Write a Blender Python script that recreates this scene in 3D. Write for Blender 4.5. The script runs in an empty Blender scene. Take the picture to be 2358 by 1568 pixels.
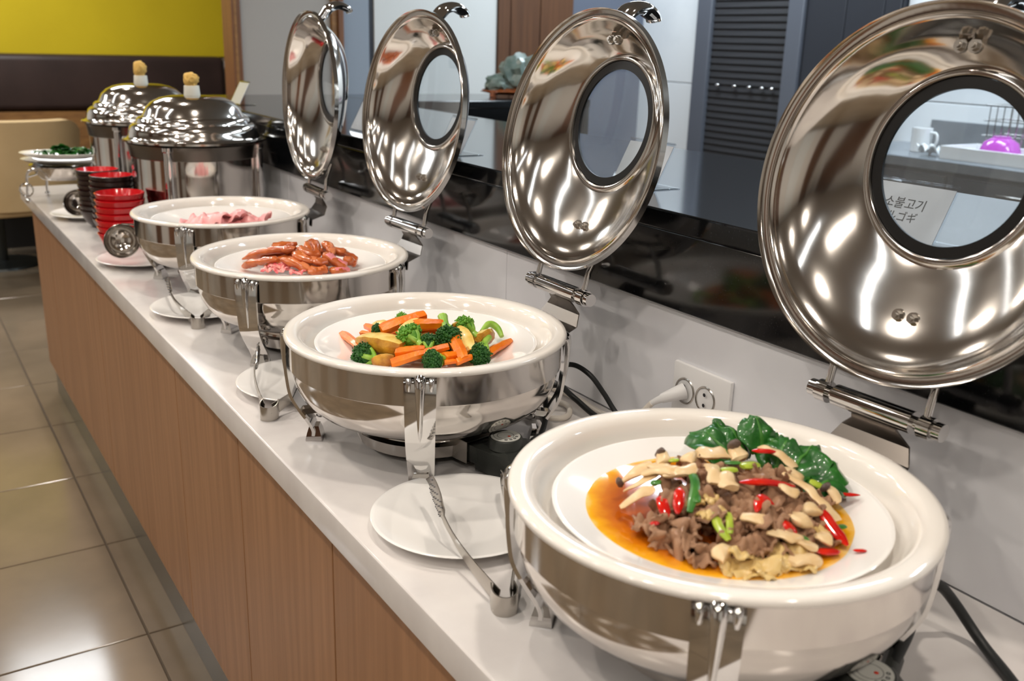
import bpy, bmesh, math, random
from mathutils import Vector, Matrix, Euler, noise

PI = math.pi
rnd = random.Random(7)
S = bpy.context.scene
COL = S.collection
Z0 = 0.78                      # height of the buffet worktop above the floor

# ------------------------------------------------------------------ camera, world, exposure
FPX, YAW, PITCH, ROLL = 2231.6, 0.5777, 0.3006, 0.0299
CAM = Vector((-0.42, -0.8021, Z0 + 0.5811))
def cam_setup():
    f = Vector((math.sin(YAW) * math.cos(PITCH), math.cos(YAW) * math.cos(PITCH), -math.sin(PITCH)))
    r = Vector((math.cos(YAW), -math.sin(YAW), 0)); u = r.cross(f)
    c, s = math.cos(ROLL), math.sin(ROLL)
    r2 = c * r + s * u; u2 = -s * r + c * u
    cd = bpy.data.cameras.new('camera'); co = bpy.data.objects.new('camera', cd); COL.objects.link(co)
    m = Matrix((r2, u2, -f)).transposed().to_4x4(); m.translation = CAM
    co.matrix_world = m
    cd.sensor_fit = 'HORIZONTAL'; cd.sensor_width = 36; cd.lens = FPX / 2358 * 36
    cd.clip_start = 0.02; cd.clip_end = 60
    cd.dof.use_dof = True; cd.dof.focus_distance = 1.40; cd.dof.aperture_fstop = 6.3
    S.camera = co
cam_setup()
W = bpy.data.worlds.new('world'); S.world = W; W.use_nodes = True
W.node_tree.nodes['Background'].inputs[0].default_value = (0.9, 0.95, 1, 1)
W.node_tree.nodes['Background'].inputs[1].default_value = 0.25
S.view_settings.view_transform = 'Standard'; S.view_settings.look = 'None'
S.view_settings.gamma = 1; S.view_settings.use_curve_mapping = False
S.view_settings.exposure = 0.15
S.cycles.use_denoising = True
S.cycles.caustics_reflective = False; S.cycles.caustics_refractive = False
S.cycles.sample_clamp_indirect = 6.0
S.cycles.use_adaptive_sampling = True; S.cycles.adaptive_threshold = 0.02
S.cycles.max_bounces = 8; S.cycles.glossy_bounces = 5; S.cycles.transparent_max_bounces = 16
DOWN_L, PANEL_L, KITCHEN_L = 400.0, 8.0, 31.0      # radiance of the downlights, dining panels, kitchen panels
WARM, COOL, KCOOL = (1, 0.90, 0.79), (0.93, 0.97, 1), (0.80, 0.91, 1)

# ------------------------------------------------------------------ materials
def lin(c):
    return tuple(((v / 255) / 12.92 if v / 255 <= 0.04045 else ((v / 255 + 0.055) / 1.055) ** 2.4) for v in c) + (1,)
MATS = {}
def mat(name, rgb, rough=0.5, metal=0.0, rgb2=None, scale=20.0, detail=4.0, bump=0.0, bscale=None, coat=0.0,
        stretch=None, sss=0.0, spec=0.5, emit=None, strength=0.0, rough2=None, lo=0.35, hi=0.65, trans=0.0, ior=1.45):
    m = bpy.data.materials.new(name); m.use_nodes = True
    nt = m.node_tree; b = nt.nodes['Principled BSDF']; L = nt.links
    c1 = lin(rgb)
    b.inputs['Base Color'].default_value = c1
    b.inputs['Roughness'].default_value = rough; b.inputs['Metallic'].default_value = metal
    b.inputs['Specular IOR Level'].default_value = spec
    b.inputs['IOR'].default_value = ior
    if coat: b.inputs['Coat Weight'].default_value = coat; b.inputs['Coat Roughness'].default_value = 0.04
    if sss:
        b.inputs['Subsurface Weight'].default_value = sss; b.inputs['Subsurface Radius'].default_value = (0.01, 0.004, 0.002)
        b.inputs['Subsurface Scale'].default_value = 0.5
    if trans: b.inputs['Transmission Weight'].default_value = trans
    if emit: b.inputs['Emission Color'].default_value = tuple(emit) + (1,); b.inputs['Emission Strength'].default_value = strength
    if rgb2 is not None or bump or rough2 is not None:
        tc = nt.nodes.new('ShaderNodeTexCoord'); mp = nt.nodes.new('ShaderNodeMapping'); L.new(tc.outputs['Object'], mp.inputs[0])
        if stretch: mp.inputs['Scale'].default_value = stretch
        n = nt.nodes.new('ShaderNodeTexNoise'); n.inputs['Scale'].default_value = scale; n.inputs['Detail'].default_value = detail
        L.new(mp.outputs[0], n.inputs['Vector'])
        r = nt.nodes.new('ShaderNodeMapRange'); r.inputs[1].default_value = lo; r.inputs[2].default_value = hi
        L.new(n.outputs[0], r.inputs[0])
        if rgb2 is not None:
            x = nt.nodes.new('ShaderNodeMix'); x.data_type = 'RGBA'
            x.inputs[6].default_value = c1; x.inputs[7].default_value = lin(rgb2)
            L.new(r.outputs[0], x.inputs[0]); L.new(x.outputs[2], b.inputs['Base Color'])
        if rough2 is not None:
            q = nt.nodes.new('ShaderNodeMapRange'); q.inputs[3].default_value = rough; q.inputs[4].default_value = rough2
            L.new(n.outputs[0], q.inputs[0]); L.new(q.outputs[0], b.inputs['Roughness'])
        if bump:
            n2 = n
            if bscale:
                n2 = nt.nodes.new('ShaderNodeTexNoise'); n2.inputs['Scale'].default_value = bscale; n2.inputs['Detail'].default_value = 3
                L.new(mp.outputs[0], n2.inputs['Vector'])
            bp = nt.nodes.new('ShaderNodeBump'); bp.inputs['Strength'].default_value = bump; bp.inputs['Distance'].default_value = 0.002
            L.new(n2.outputs[0], bp.inputs['Height']); L.new(bp.outputs[0], b.inputs['Normal'])
    MATS[name] = m
    return m

mat('worktop', (226, 222, 219), 0.16, rgb2=(214, 209, 207), scale=9, detail=6, spec=0.5)
mat('granite', (11, 12, 14), 0.11, rgb2=(46, 48, 52), scale=420, detail=2, lo=0.62, hi=0.75, spec=0.6)
mat('splash', (228, 229, 232), 0.3, rgb2=(220, 220, 224), scale=4)
mat('wood', (166, 123, 88), 0.42, rgb2=(144, 104, 72), scale=4.5, detail=5, stretch=(14, 14, 0.55), lo=0.3, hi=0.7)
mat('wood_brown', (98, 66, 44), 0.45, rgb2=(84, 56, 38), scale=4, stretch=(14, 14, 0.6))
mat('wood_light', (150, 108, 62), 0.45, rgb2=(128, 90, 52), scale=4, stretch=(3, 10, 10))
mat('wood_trim', (128, 84, 54), 0.42, rgb2=(104, 68, 44), scale=4, stretch=(14, 14, 0.6))
mat('plinth', (150, 148, 142), 0.25, metal=0.85)
mat('steel', (212, 206, 200), 0.07, metal=1.0, rough2=0.13, scale=6)
mat('steel_lid', (212, 207, 201), 0.07, metal=1.0, rough2=0.15, scale=7)
mat('steel_rim', (206, 200, 192), 0.24, metal=1.0)
mat('steel_brushed', (190, 185, 178), 0.22, metal=1.0, rough2=0.3, scale=40)
mat('chrome', (218, 216, 214), 0.06, metal=1.0)
mat('steel_dark', (120, 114, 108), 0.25, metal=1.0)
mat('enamel', (238, 233, 226), 0.10, spec=0.6, coat=0.35)
mat('china', (243, 241, 238), 0.09, spec=0.6, coat=0.4)
mat('black_rubber', (14, 14, 15), 0.35)
mat('black_plastic', (46, 49, 46), 0.38, bump=0.15, scale=600)
mat('cord_black', (30, 32, 32), 0.45)
mat('cord_white', (226, 218, 206), 0.4)
mat('plastic_white', (222, 221, 220), 0.3)
mat('dial_white', (222, 222, 214), 0.35)
mat('ink', (30, 30, 32), 0.6)
mat('ink_grey', (120, 120, 124), 0.6)
mat('red_dot', (230, 60, 30), 0.4)
mat('paper', (228, 226, 226), 0.6)
mat('yellow_wall', (212, 186, 22), 0.75, rgb2=(204, 178, 18), scale=2)
mat('plaster', (204, 200, 194), 0.8)
mat('wall_grey', (165, 160, 154), 0.75)
mat('wall_blue', (138, 148, 160), 0.6)
mat('wall_bluedark', (92, 98, 112), 0.55)
mat('wall_white', (206, 208, 206), 0.7)
mat('ceiling', (158, 150, 140), 0.8)
mat('leather', (66, 50, 46), 0.42, rgb2=(54, 41, 38), scale=3, bump=0.25, bscale=260)
mat('fabric', (196, 170, 128), 0.8, rgb2=(186, 160, 118), scale=4, bump=0.2, bscale=500)
mat('dark_void', (24, 22, 20), 0.6)
mat('leg_metal', (70, 74, 74), 0.3, metal=0.8)
mat('marble', (226, 230, 232), 0.18, rgb2=(208, 213, 217), scale=2.2, detail=8, lo=0.5, hi=0.8)
mat('grout', (92, 80, 66), 0.8)
mat('tile', (134, 119, 100), 0.10, rgb2=(112, 100, 84), scale=2.6, detail=7, lo=0.3, hi=0.7, bump=0.04, bscale=14, rough2=0.2)
mat('louver', (34, 35, 38), 0.6, rgb2=(46, 46, 49), scale=3, stretch=(1, 1, 30))
mat('door_dark', (40, 43, 50), 0.45)
mat('frame_grey', (88, 92, 101), 0.4)
mat('cab_grey', (62, 68, 74), 0.35, rgb2=(80, 86, 92), scale=3)
mat('stone_slab', (92, 100, 106), 0.25, rgb2=(118, 124, 130), scale=6, detail=8)
mat('cup_white', (224, 226, 226), 0.15, coat=0.3)
mat('purple', (176, 60, 176), 0.2, coat=0.3)
mat('red_gloss', (196, 16, 26), 0.2, coat=0.35)
mat('bowl_dark', (52, 34, 30), 0.3, rgb2=(34, 24, 22), scale=60)
mat('tape_white', (228, 226, 214), 0.7)
mat('tape_yellow', (206, 168, 92), 0.8, bump=0.4, scale=160)
mat('jade', (128, 142, 136), 0.3, rgb2=(92, 110, 104), scale=26, detail=6, sss=0.2)
mat('jade_base', (150, 82, 40), 0.4, rgb2=(104, 54, 28), scale=40)
mat('carrot', (240, 132, 16), 0.32, rgb2=(230, 108, 8), scale=60, coat=0.15, bump=0.3, bscale=180)
mat('potato_skin', (214, 158, 52), 0.4, rgb2=(166, 104, 28), scale=55, detail=6, bump=0.4, bscale=220, coat=0.25)
mat('potato_flesh', (238, 216, 134), 0.35, rgb2=(220, 178, 78), scale=60, coat=0.3)
mat('broc_head', (22, 76, 16), 0.5, rgb2=(48, 106, 24), scale=130, detail=5, bump=0.9, bscale=420, lo=0.45, hi=0.75)
mat('broc_stem', (158, 196, 84), 0.35, rgb2=(118, 172, 46), scale=60, coat=0.2)
mat('broc_young', (112, 168, 50), 0.45, rgb2=(72, 132, 28), scale=110, bump=0.7, bscale=380)
mat('herb', (58, 62, 26), 0.6)
mat('sausage', (200, 108, 52), 0.22, rgb2=(172, 80, 34), scale=40, coat=0.45, bump=0.25, bscale=160)
mat('sausage_cut', (224, 138, 88), 0.3, rgb2=(214, 122, 76), scale=50, coat=0.3)
mat('ham', (238, 156, 160), 0.35, rgb2=(226, 120, 128), scale=45, detail=5, coat=0.25)
mat('ham_pale', (240, 178, 176), 0.35, rgb2=(232, 158, 160), scale=30, coat=0.2)
mat('bacon', (238, 170, 160), 0.3, rgb2=(214, 84, 92), scale=70, coat=0.35, lo=0.4, hi=0.6)
mat('beef', (200, 158, 124), 0.34, rgb2=(152, 110, 82), scale=110, detail=6, bump=0.5, bscale=300, coat=0.2)
mat('mushroom', (232, 206, 162), 0.34, rgb2=(218, 184, 134), scale=50, detail=5, coat=0.25)
mat('mushroom_cap', (112, 92, 80), 0.45, rgb2=(84, 68, 62), scale=60)
mat('pepper', (214, 34, 12), 0.16, rgb2=(186, 16, 10), scale=40, coat=0.6)
mat('scallion', (40, 104, 36), 0.3, rgb2=(70, 128, 50), scale=40, coat=0.3)
mat('scallion_pale', (176, 194, 66), 0.3, rgb2=(154, 178, 50), scale=50, coat=0.3)
mat('cabbage', (218, 190, 130), 0.3, rgb2=(204, 172, 106), scale=50, coat=0.35)
mat('leaf', (18, 74, 22), 0.32, rgb2=(40, 108, 34), scale=40, coat=0.35, bump=0.3, bscale=120)
mat('leaf_rib', (64, 122, 44), 0.35, coat=0.3)
mat('lamp_warm', (255, 240, 220), 0.5, emit=WARM, strength=DOWN_L)
mat('lamp_panel', (255, 255, 255), 0.5, emit=COOL, strength=PANEL_L)
mat('lamp_dining', (255, 255, 255), 0.5, emit=COOL, strength=PANEL_L * 2.6)
mat('lamp_kitchen', (255, 255, 255), 0.5, emit=KCOOL, strength=KITCHEN_L)

def glass_mat(name, tint, refl=1.0, haze=0.0):
    m = bpy.data.materials.new(name); m.use_nodes = True; nt = m.node_tree; nt.nodes.clear()
    out = nt.nodes.new('ShaderNodeOutputMaterial'); t = nt.nodes.new('ShaderNodeBsdfTransparent'); t.inputs[0].default_value = tint
    g = nt.nodes.new('ShaderNodeBsdfGlossy'); g.inputs['Roughness'].default_value = 0.02
    fr = nt.nodes.new('ShaderNodeFresnel'); ge = nt.nodes.new('ShaderNodeNewGeometry'); io = nt.nodes.new('ShaderNodeMapRange'); io.inputs[3].default_value = 1.5; io.inputs[4].default_value = 1 / 1.5
    nt.links.new(ge.outputs['Backfacing'], io.inputs[0]); nt.links.new(io.outputs[0], fr.inputs[0])
    mx = nt.nodes.new('ShaderNodeMixShader'); nt.links.new(fr.outputs[0], mx.inputs[0]); nt.links.new(t.outputs[0], mx.inputs[1]); nt.links.new(g.outputs[0], mx.inputs[2])
    last = mx
    if haze:
        d = nt.nodes.new('ShaderNodeBsdfDiffuse'); d.inputs[0].default_value = (0.85, 0.9, 0.95, 1)
        m2 = nt.nodes.new('ShaderNodeMixShader'); m2.inputs[0].default_value = haze
        nt.links.new(mx.outputs[0], m2.inputs[1]); nt.links.new(d.outputs[0], m2.inputs[2]); last = m2
    nt.links.new(last.outputs[0], out.inputs[0]); MATS[name] = m
glass_mat('glass', (0.93, 0.96, 0.98, 1), haze=0.05)
glass_mat('acrylic', (0.95, 0.97, 0.99, 1))

def sauce_mat():
    m = mat('sauce', (190, 92, 16), 0.06, coat=0.5, spec=0.6); nt = m.node_tree; L = nt.links; b = nt.nodes['Principled BSDF']
    tc = nt.nodes.new('ShaderNodeTexCoord'); ln = nt.nodes.new('ShaderNodeVectorMath'); ln.operation = 'LENGTH'
    L.new(tc.outputs['Object'], ln.inputs[0])
    n = nt.nodes.new('ShaderNodeTexNoise'); n.inputs['Scale'].default_value = 45; n.inputs['Detail'].default_value = 5; L.new(tc.outputs['Object'], n.inputs['Vector'])
    ad = nt.nodes.new('ShaderNodeMath'); ad.operation = 'MULTIPLY_ADD'; ad.inputs[1].default_value = 0.022
    L.new(n.outputs[0], ad.inputs[0]); L.new(ln.outputs['Value'], ad.inputs[2])
    mr = nt.nodes.new('ShaderNodeMapRange'); mr.inputs[1].default_value = 0.106; mr.inputs[2].default_value = 0.145; L.new(ad.outputs[0], mr.inputs[0])
    cr = nt.nodes.new('ShaderNodeValToRGB'); e = cr.color_ramp.elements
    e[0].position = 0; e[0].color = lin((178, 84, 14)); e[1].position = 1; e[1].color = lin((246, 222, 150))
    x = e.new(0.35); x.color = lin((206, 116, 14)); x = e.new(0.7); x.color = lin((240, 172, 28))
    L.new(mr.outputs[0], cr.inputs[0]); L.new(cr.outputs[0], b.inputs['Base Color'])
sauce_mat()

# ------------------------------------------------------------------ geometry helpers (each returns (verts, faces))
def join(*gs):
    v, f = [], []
    for g in gs:
        o = len(v); v += list(g[0]); f += [tuple(i + o for i in q) for q in g[1]]
    return v, f
def xf(g, M):
    return [M @ Vector(p) for p in g[0]], g[1]
def mv(g, x, y, z): return [Vector(p) + Vector((x, y, z)) for p in g[0]], g[1]
def loft(rings, cap0=True, cap1=True, closed=False):
    n = len(rings[0]); v = [Vector(p) for r in rings for p in r]; f = []
    m = len(rings)
    for i in range(m if closed else m - 1):
        a, b = i * n, ((i + 1) % m) * n
        for j in range(n):
            k = (j + 1) % n; f.append((a + j, a + k, b + k, b + j))
    if not closed:
        if cap0: f.append(tuple(reversed(range(n))))
        if cap1: f.append(tuple(range((m - 1) * n, m * n)))
    return v, f
def lathe(prof, seg=64, closed=False):
    return loft([[(r * math.cos(2 * PI * j / seg), r * math.sin(2 * PI * j / seg), z) for j in range(seg)] for r, z in
                 [(max(r, 1e-5), z) for r, z in prof]], cap0=False, cap1=False, closed=closed)
def path_frames(pts):
    pts = [Vector(p) for p in pts]; T = []
    for i in range(len(pts)):
        a = pts[max(i - 1, 0)]; b = pts[min(i + 1, len(pts) - 1)]; T.append((b - a).normalized())
    up = Vector((0, 0, 1))
    if abs(T[0].dot(up)) > 0.95: up = Vector((1, 0, 0))
    N = [(up - T[0] * up.dot(T[0])).normalized()]
    for i in range(1, len(pts)):
        n = N[-1] - T[i] * N[-1].dot(T[i]); N.append(n.normalized())
    return pts, T, N
def smooth_path(pts, k=6):
    pts = [Vector(p) for p in pts]
    if len(pts) < 3: return [pts[0].lerp(pts[-1], i / k) for i in range(k + 1)]
    out = []
    P = [pts[0] * 2 - pts[1]] + pts + [pts[-1] * 2 - pts[-2]]
    for i in range(1, len(P) - 2):
        for j in range(k):
            t = j / k; a, b, c, d = P[i - 1], P[i], P[i + 1], P[i + 2]
            out.append(0.5 * ((2 * b) + (c - a) * t + (2 * a - 5 * b + 4 * c - d) * t * t + (3 * b - a - 3 * c + d) * t ** 3))
    return out + [pts[-1]]
def tube(pts, r, seg=12, flat=1.0, caps=True, closed=False, rot=0.0):
    pts, T, N = path_frames(pts); rings = []
    for i, p in enumerate(pts):
        rr = r(i / (len(pts) - 1)) if callable(r) else r
        b = T[i].cross(N[i])
        rings.append([p + N[i] * (math.cos(2 * PI * j / seg + rot) * rr * flat) + b * (math.sin(2 * PI * j / seg + rot) * rr) for j in range(seg)])
    return loft(rings, caps, caps, closed)
def cyl(a, b, r, seg=24): return tube([a, b], r, seg)
def box(cx, cy, cz, dx, dy, dz, bev=0.0, seg=2):
    bm = bmesh.new(); bmesh.ops.create_cube(bm, size=1)
    for v in bm.verts: v.co = Vector((cx + v.co.x * dx, cy + v.co.y * dy, cz + v.co.z * dz))
    if bev: bmesh.ops.bevel(bm, geom=list(bm.edges), offset=bev, segments=seg, affect='EDGES', profile=0.5)
    bm.verts.index_update(); g = ([v.co.copy() for v in bm.verts], [tuple(v.index for v in f.verts) for f in bm.faces]); bm.free()
    return g
def box2(x0, x1, y0, y1, z0, z1, bev=0.0, seg=2):
    return box((x0 + x1) / 2, (y0 + y1) / 2, (z0 + z1) / 2, x1 - x0, y1 - y0, z1 - z0, bev, seg)
def sphere(c, r, sub=2, sc=(1, 1, 1), nz=0.0, nf=1.0, seed=0):
    bm = bmesh.new(); bmesh.ops.create_icosphere(bm, subdivisions=sub, radius=1)
    out = []
    for v in bm.verts:
        p = v.co.normalized(); k = 1.0
        if nz: k += nz * noise.noise(p * nf + Vector((seed * 7.3, seed * 3.1, seed)))
        out.append(Vector((c[0] + p.x * k * r * sc[0], c[1] + p.y * k * r * sc[1], c[2] + p.z * k * r * sc[2])))
    bm.verts.index_update(); f = [tuple(v.index for v in q.verts) for q in bm.faces]; bm.free()
    return out, f
def sheet(fn, nu, nv, thick):
    top = [[Vector(fn(i / nu, j / nv)) for j in range(nv + 1)] for i in range(nu + 1)]
    v = []; f = []
    nrm = lambda i, j: ((top[min(i + 1, nu)][j] - top[max(i - 1, 0)][j]).cross(top[i][min(j + 1, nv)] - top[i][max(j - 1, 0)])).normalized()
    for s in (0.5, -0.5):
        for i in range(nu + 1):
            for j in range(nv + 1): v.append(top[i][j] + nrm(i, j) * thick * s)
    K = (nu + 1) * (nv + 1); ix = lambda i, j, s: s * K + i * (nv + 1) + j
    for i in range(nu):
        for j in range(nv):
            f.append((ix(i, j, 0), ix(i + 1, j, 0), ix(i + 1, j + 1, 0), ix(i, j + 1, 0)))
            f.append((ix(i, j + 1, 1), ix(i + 1, j + 1, 1), ix(i + 1, j, 1), ix(i, j, 1)))
    for i in range(nu):
        f.append((ix(i + 1, 0, 0), ix(i, 0, 0), ix(i, 0, 1), ix(i + 1, 0, 1))); f.append((ix(i, nv, 0), ix(i + 1, nv, 0), ix(i + 1, nv, 1), ix(i, nv, 1)))
    for j in range(nv):
        f.append((ix(0, j, 0), ix(0, j + 1, 0), ix(0, j + 1, 1), ix(0, j, 1))); f.append((ix(nu, j + 1, 0), ix(nu, j, 0), ix(nu, j, 1), ix(nu, j + 1, 1)))
    return v, f

# ------------------------------------------------------------------ objects
def mesh(name, g, m, angle=40):
    me = bpy.data.meshes.new(name); me.from_pydata([tuple(p) for p in g[0]], [], [tuple(q) for q in g[1]]); me.update()
    bm = bmesh.new(); bm.from_mesh(me); bmesh.ops.recalc_face_normals(bm, faces=bm.faces); bm.to_mesh(me); bm.free()
    me.materials.append(MATS[m])
    if angle:
        me.polygons.foreach_set('use_smooth', [True] * len(me.polygons)); me.set_sharp_from_angle(angle=math.radians(angle))
    return me
def ob(name, data, parent=None, loc=(0, 0, 0), rot=(0, 0, 0)):
    o = bpy.data.objects.new(name, data); COL.objects.link(o)
    o.location = loc; o.rotation_euler = rot
    if parent: o.parent = parent
    return o
def obj(name, g, m, parent=None, loc=(0, 0, 0), rot=(0, 0, 0), angle=40): return ob(name, mesh(name, g, m, angle), parent, loc, rot)
def tag(o, label, cat, group=None):
    o['label'] = label; o['category'] = cat
    if group: o['group'] = group
    return o
def thing(name, label, cat, loc=(0, 0, 0), rz=0.0, group=None):
    return tag(ob(name, None, None, loc, (0, 0, rz)), label, cat, group)
def struct(name, g, m, angle=0):
    o = obj(name, g, m, angle=angle); o['kind'] = 'structure'; return o
def text(body, size, name='lettering'):
    cu = bpy.data.curves.new(name, 'FONT'); cu.body = body; cu.size = size; cu.align_x = 'CENTER'; cu.extrude = 0.00015
    t = bpy.data.objects.new(name, cu); COL.objects.link(t)
    dg = bpy.context.evaluated_depsgraph_get(); me = bpy.data.meshes.new_from_object(t.evaluated_get(dg))
    bpy.data.objects.remove(t); bpy.data.curves.remove(cu)
    return me

# ================================================================== THE ROOM
XL, XK, YN, YF, YP, ZC = -4.0, 3.6, -3.0, 6.6, 4.0, 2.75
fl = struct('floor', box2(XL, XK, YN, YF, -0.06, -0.004), 'grout')
tl = 0.4875; gx0 = -0.0445 - 12 * tl; gy0 = 1.306 - 12 * tl
tile_me = mesh('tile', box(0, 0, -0.004, tl - 0.005, tl - 0.005, 0.008, 0.0015, 1), 'tile', 30)
for i in range(60):
    for j in range(60):
        x = gx0 + (i + 0.5) * tl; y = gy0 + (j + 0.5) * tl
        if XL < x - tl / 2 and x + tl / 2 < 1.45 and YN < y - tl / 2 and y + tl / 2 < YF:
            o = ob('tile', tile_me, fl, (x, y, 0), (0, 0, (i * 3 + j) % 4 * PI / 2))
struct('ceiling', box2(XL, XK, YN, YF, ZC, ZC + 0.1), 'ceiling')
wl = struct('wall_left', box2(XL - 0.1, XL, YN, YF, 0, ZC), 'plaster')
for k in range(6):
    y = -2.6 + k * 1.6
    obj('panel', box2(XL, XL + 0.03, y, y + 0.75, 0.0, ZC, 0.004, 1), ('wood_brown', 'wall_white', 'wood_trim')[k % 3], wl)  # unseen strips, added only to vary the reflections in the steel
wn = struct('wall_near', box2(XL, XK, YN - 0.1, YN, 0, ZC), 'plaster')
for k in range(4):
    x = -3.4 + k * 1.7
    obj('panel', box2(x, x + 0.9, YN, YN + 0.03, 0.0, ZC, 0.004, 1), ('wood_brown', 'wall_white')[k % 2], wn)
wf = struct('wall_far', box2(XL, XK, YF, YF + 0.1, 0, ZC), 'plaster')
obj('yellow_panel', box2(-0.7, 1.93, YF - 0.03, YF, Z0 + 0.40, ZC, 0.003, 1), 'yellow_wall', wf)
obj('wood_post', box2(1.93, 2.2, YF - 0.05, YF, 0, ZC, 0.003, 1), 'wood_trim', wf)
# partition behind the return of the black counter
wp = struct('wall_back', box2(1.062, XK, YP, YP + 0.1, 0, ZC), 'wall_grey')
for nm, x0, x1, m, t in (('wood_post', 1.062, 1.078, 'wood_light', 0.05), ('wood_post', 1.078, 1.1, 'wood_trim', 0.035), ('panel', 1.1, 1.562, 'wall_grey', 0.012),
                      ('wood_post', 1.562, 1.592, 'wood_light', 0.03), ('wood_post', 1.592, 1.62, 'wood_trim', 0.045), ('panel', 1.62, 1.772, 'wall_blue', 0.012), ('dark_joint', 1.772, 1.80, 'door_dark', 0.006),
                      ('panel', 1.80, 2.539, 'wall_white', 0.014), ('board', 2.541, 2.617, 'wood_brown', 0.03), ('board', 2.622, 2.816, 'wood_brown', 0.03),
                      ('board', 2.821, 3.045, 'wood_brown', 0.03), ('panel', 3.05, XK, 'wall_bluedark', 0.02)):
    obj(nm, box2(x0, x1, YP - t, YP, 0.0, ZC, 0.002, 1), m, wp)
obj('wood_end', box2(1.052, 1.062, YP - 0.05, YP + 0.1, 0, ZC, 0.001, 1), 'wood_trim', wp)
# kitchen wall with marble cladding, louvred shutter and dark door
wr = struct('wall_right', box2(XK, XK + 0.1, YN, YF, 0, ZC), 'grout')
mt = mesh('marble_tile', box(0, 0, 0, 0.02, 0.795, 0.595, 0.002, 1), 'marble', 30)
zrow = [Z0 + 0.37 - 0.6 + 0.3 + 0.6 * k for k in range(-1, 4)]
for z in zrow:
    if z + 0.3 > ZC: continue
    o = obj('marble_tile', box2(XK - 0.02, XK, 3.463, 3.998, z - 0.2975, z + 0.2975, 0.002, 1), 'marble', wr, angle=30)
    for k in range(6): ob('marble_tile', mt, wr, (XK - 0.01, 2.138 - 0.4 - 0.8 * k, z))
d1 = struct('door_1', box2(XK - 0.03, XK, 2.697, 3.459, 0, 2.3, 0.002, 1), 'dark_void')
for y0, y1 in ((3.345, 3.459), (2.697, 2.796)): obj('door_frame', box2(XK - 0.075, XK - 0.03, y0, y1, 0, 2.3, 0.004, 1), 'frame_grey', d1)
sl = mesh('slat', xf(box(0, 0, 0, 0.008, 0.548, 0.0385, 0.002, 1), Matrix.Rotation(0.22, 4, 'Y')), 'louver', 30)
for k in range(58): ob('slat', sl, d1, (XK - 0.045, 3.0705, 0.12 + k * 0.0365))
hk = mesh('hook', sphere((0, 0, 0), 0.012, 2, (0.8, 1.3, 0.8)), 'chrome')
for y in (3.26, 3.13, 3.02, 2.93, 2.86): ob('hook', hk, d1, (XK - 0.065, y, Z0 + 0.375))
d2 = struct('door_2', box2(XK - 0.045, XK, 2.142, 2.695, 0, 2.3, 0.003, 1), 'door_dark')
for y0, y1 in ((2.15, 2.235), (2.24, 2.45), (2.455, 2.69)): obj('door_board', box2(XK - 0.055, XK - 0.045, y0, y1, 0.02, 2.28, 0.002, 1), 'door_dark', d2)

# ------------------------------------------------------------------ lamps
dl_ring = mesh('trim_ring', lathe([(0.052, 0.0), (0.075, 0.0), (0.072, -0.008), (0.054, -0.006)], 24, True), 'plastic_white')
dl_lens = mesh('lens', ([(0.05 * math.cos(2 * PI * k / 16), 0.05 * math.sin(2 * PI * k / 16), -0.004) for k in range(16)], [tuple(range(15, -1, -1))]), 'lamp_warm', 0)
for x in (-2.2, -0.95, 0.2):
    for y in (-1.7, -0.3, 1.1, 2.5, 4.0):
        t = thing('ceiling_downlight', 'round recessed warm downlight in the dining room ceiling', 'lamp', (x + rnd.uniform(-0.05, 0.05), y + rnd.uniform(-0.05, 0.05), ZC), 0, 'recessed ceiling downlights')
        ob('trim_ring', dl_ring, t); ob('lens', dl_lens, t)
def panel(x, y, sx, sy, m, label, group):
    t = thing('ceiling_panel_light', label, 'lamp', (x, y, ZC), 0, group)
    for a in ((-sx / 2, 0, 0.03, sy), (sx / 2, 0, 0.03, sy), (0, -sy / 2, sx - 0.03, 0.03), (0, sy / 2, sx - 0.03, 0.03)):
        obj('frame_bar', box(a[0], a[1], -0.01, a[2], a[3], 0.02), 'plastic_white', t, angle=0)
    obj('diffuser', ([(-sx / 2, -sy / 2, -0.008), (-sx / 2, sy / 2, -0.008), (sx / 2, sy / 2, -0.008), (sx / 2, -sy / 2, -0.008)], [(0, 1, 2, 3)]), m, t, angle=0)
panel(0.25, 5.3, 0.9, 0.6, 'lamp_dining', 'cool white square ceiling light above the bench', None)
panel(-2.0, 5.3, 0.9, 0.6, 'lamp_dining', 'cool white square ceiling light by the yellow wall', None)
for y in (-0.95, 0.55, 2.0, 3.3): panel(-1.55, y, 1.7, 0.10, 'lamp_panel', 'long cool white strip light across the aisle ceiling', 'aisle strip lights')
for y in (-0.6, 1.2, 3.1): panel(2.95, y, 0.4, 1.3, 'lamp_kitchen', 'cold white ceiling light over the kitchen', 'kitchen ceiling lights')

# ================================================================== BUFFET COUNTER
XW, LZ0, LZ1, LX = 0.5462, 0.2085, 0.3508, 0.531
YC0, YC1 = -1.6, 3.27
cab = thing('buffet_counter', 'long buffet counter with wood panel front and white stone top', 'counter', (0, 0, 0))
obj('worktop', box2(0, XW - 0.0045, YC0, YC1, Z0 - 0.047, Z0, 0.004, 3), 'worktop', cab, angle=18)
obj('carcass', box2(0.045, XW - 0.0045, YC0 + 0.02, 3.12, 0.121, Z0 - 0.0475), 'dark_void', cab, angle=0)
seams = [YC0 + 0.02, -0.93, -0.11, 0.302, 0.711, 1.122, 1.945, 2.77, 3.15]
for a, b in zip(seams, seams[1:]): obj('door_panel', box2(0.02, 0.042, a + 0.0015, b - 0.0015, 0.122, Z0 - 0.048, 0.0012, 1), 'wood', cab, angle=30)
obj('end_panel', box2(0.0435, XW - 0.0045, 3.13, 3.15, 0.122, Z0 - 0.048, 0.001, 1), 'wood', cab, angle=30)
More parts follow.
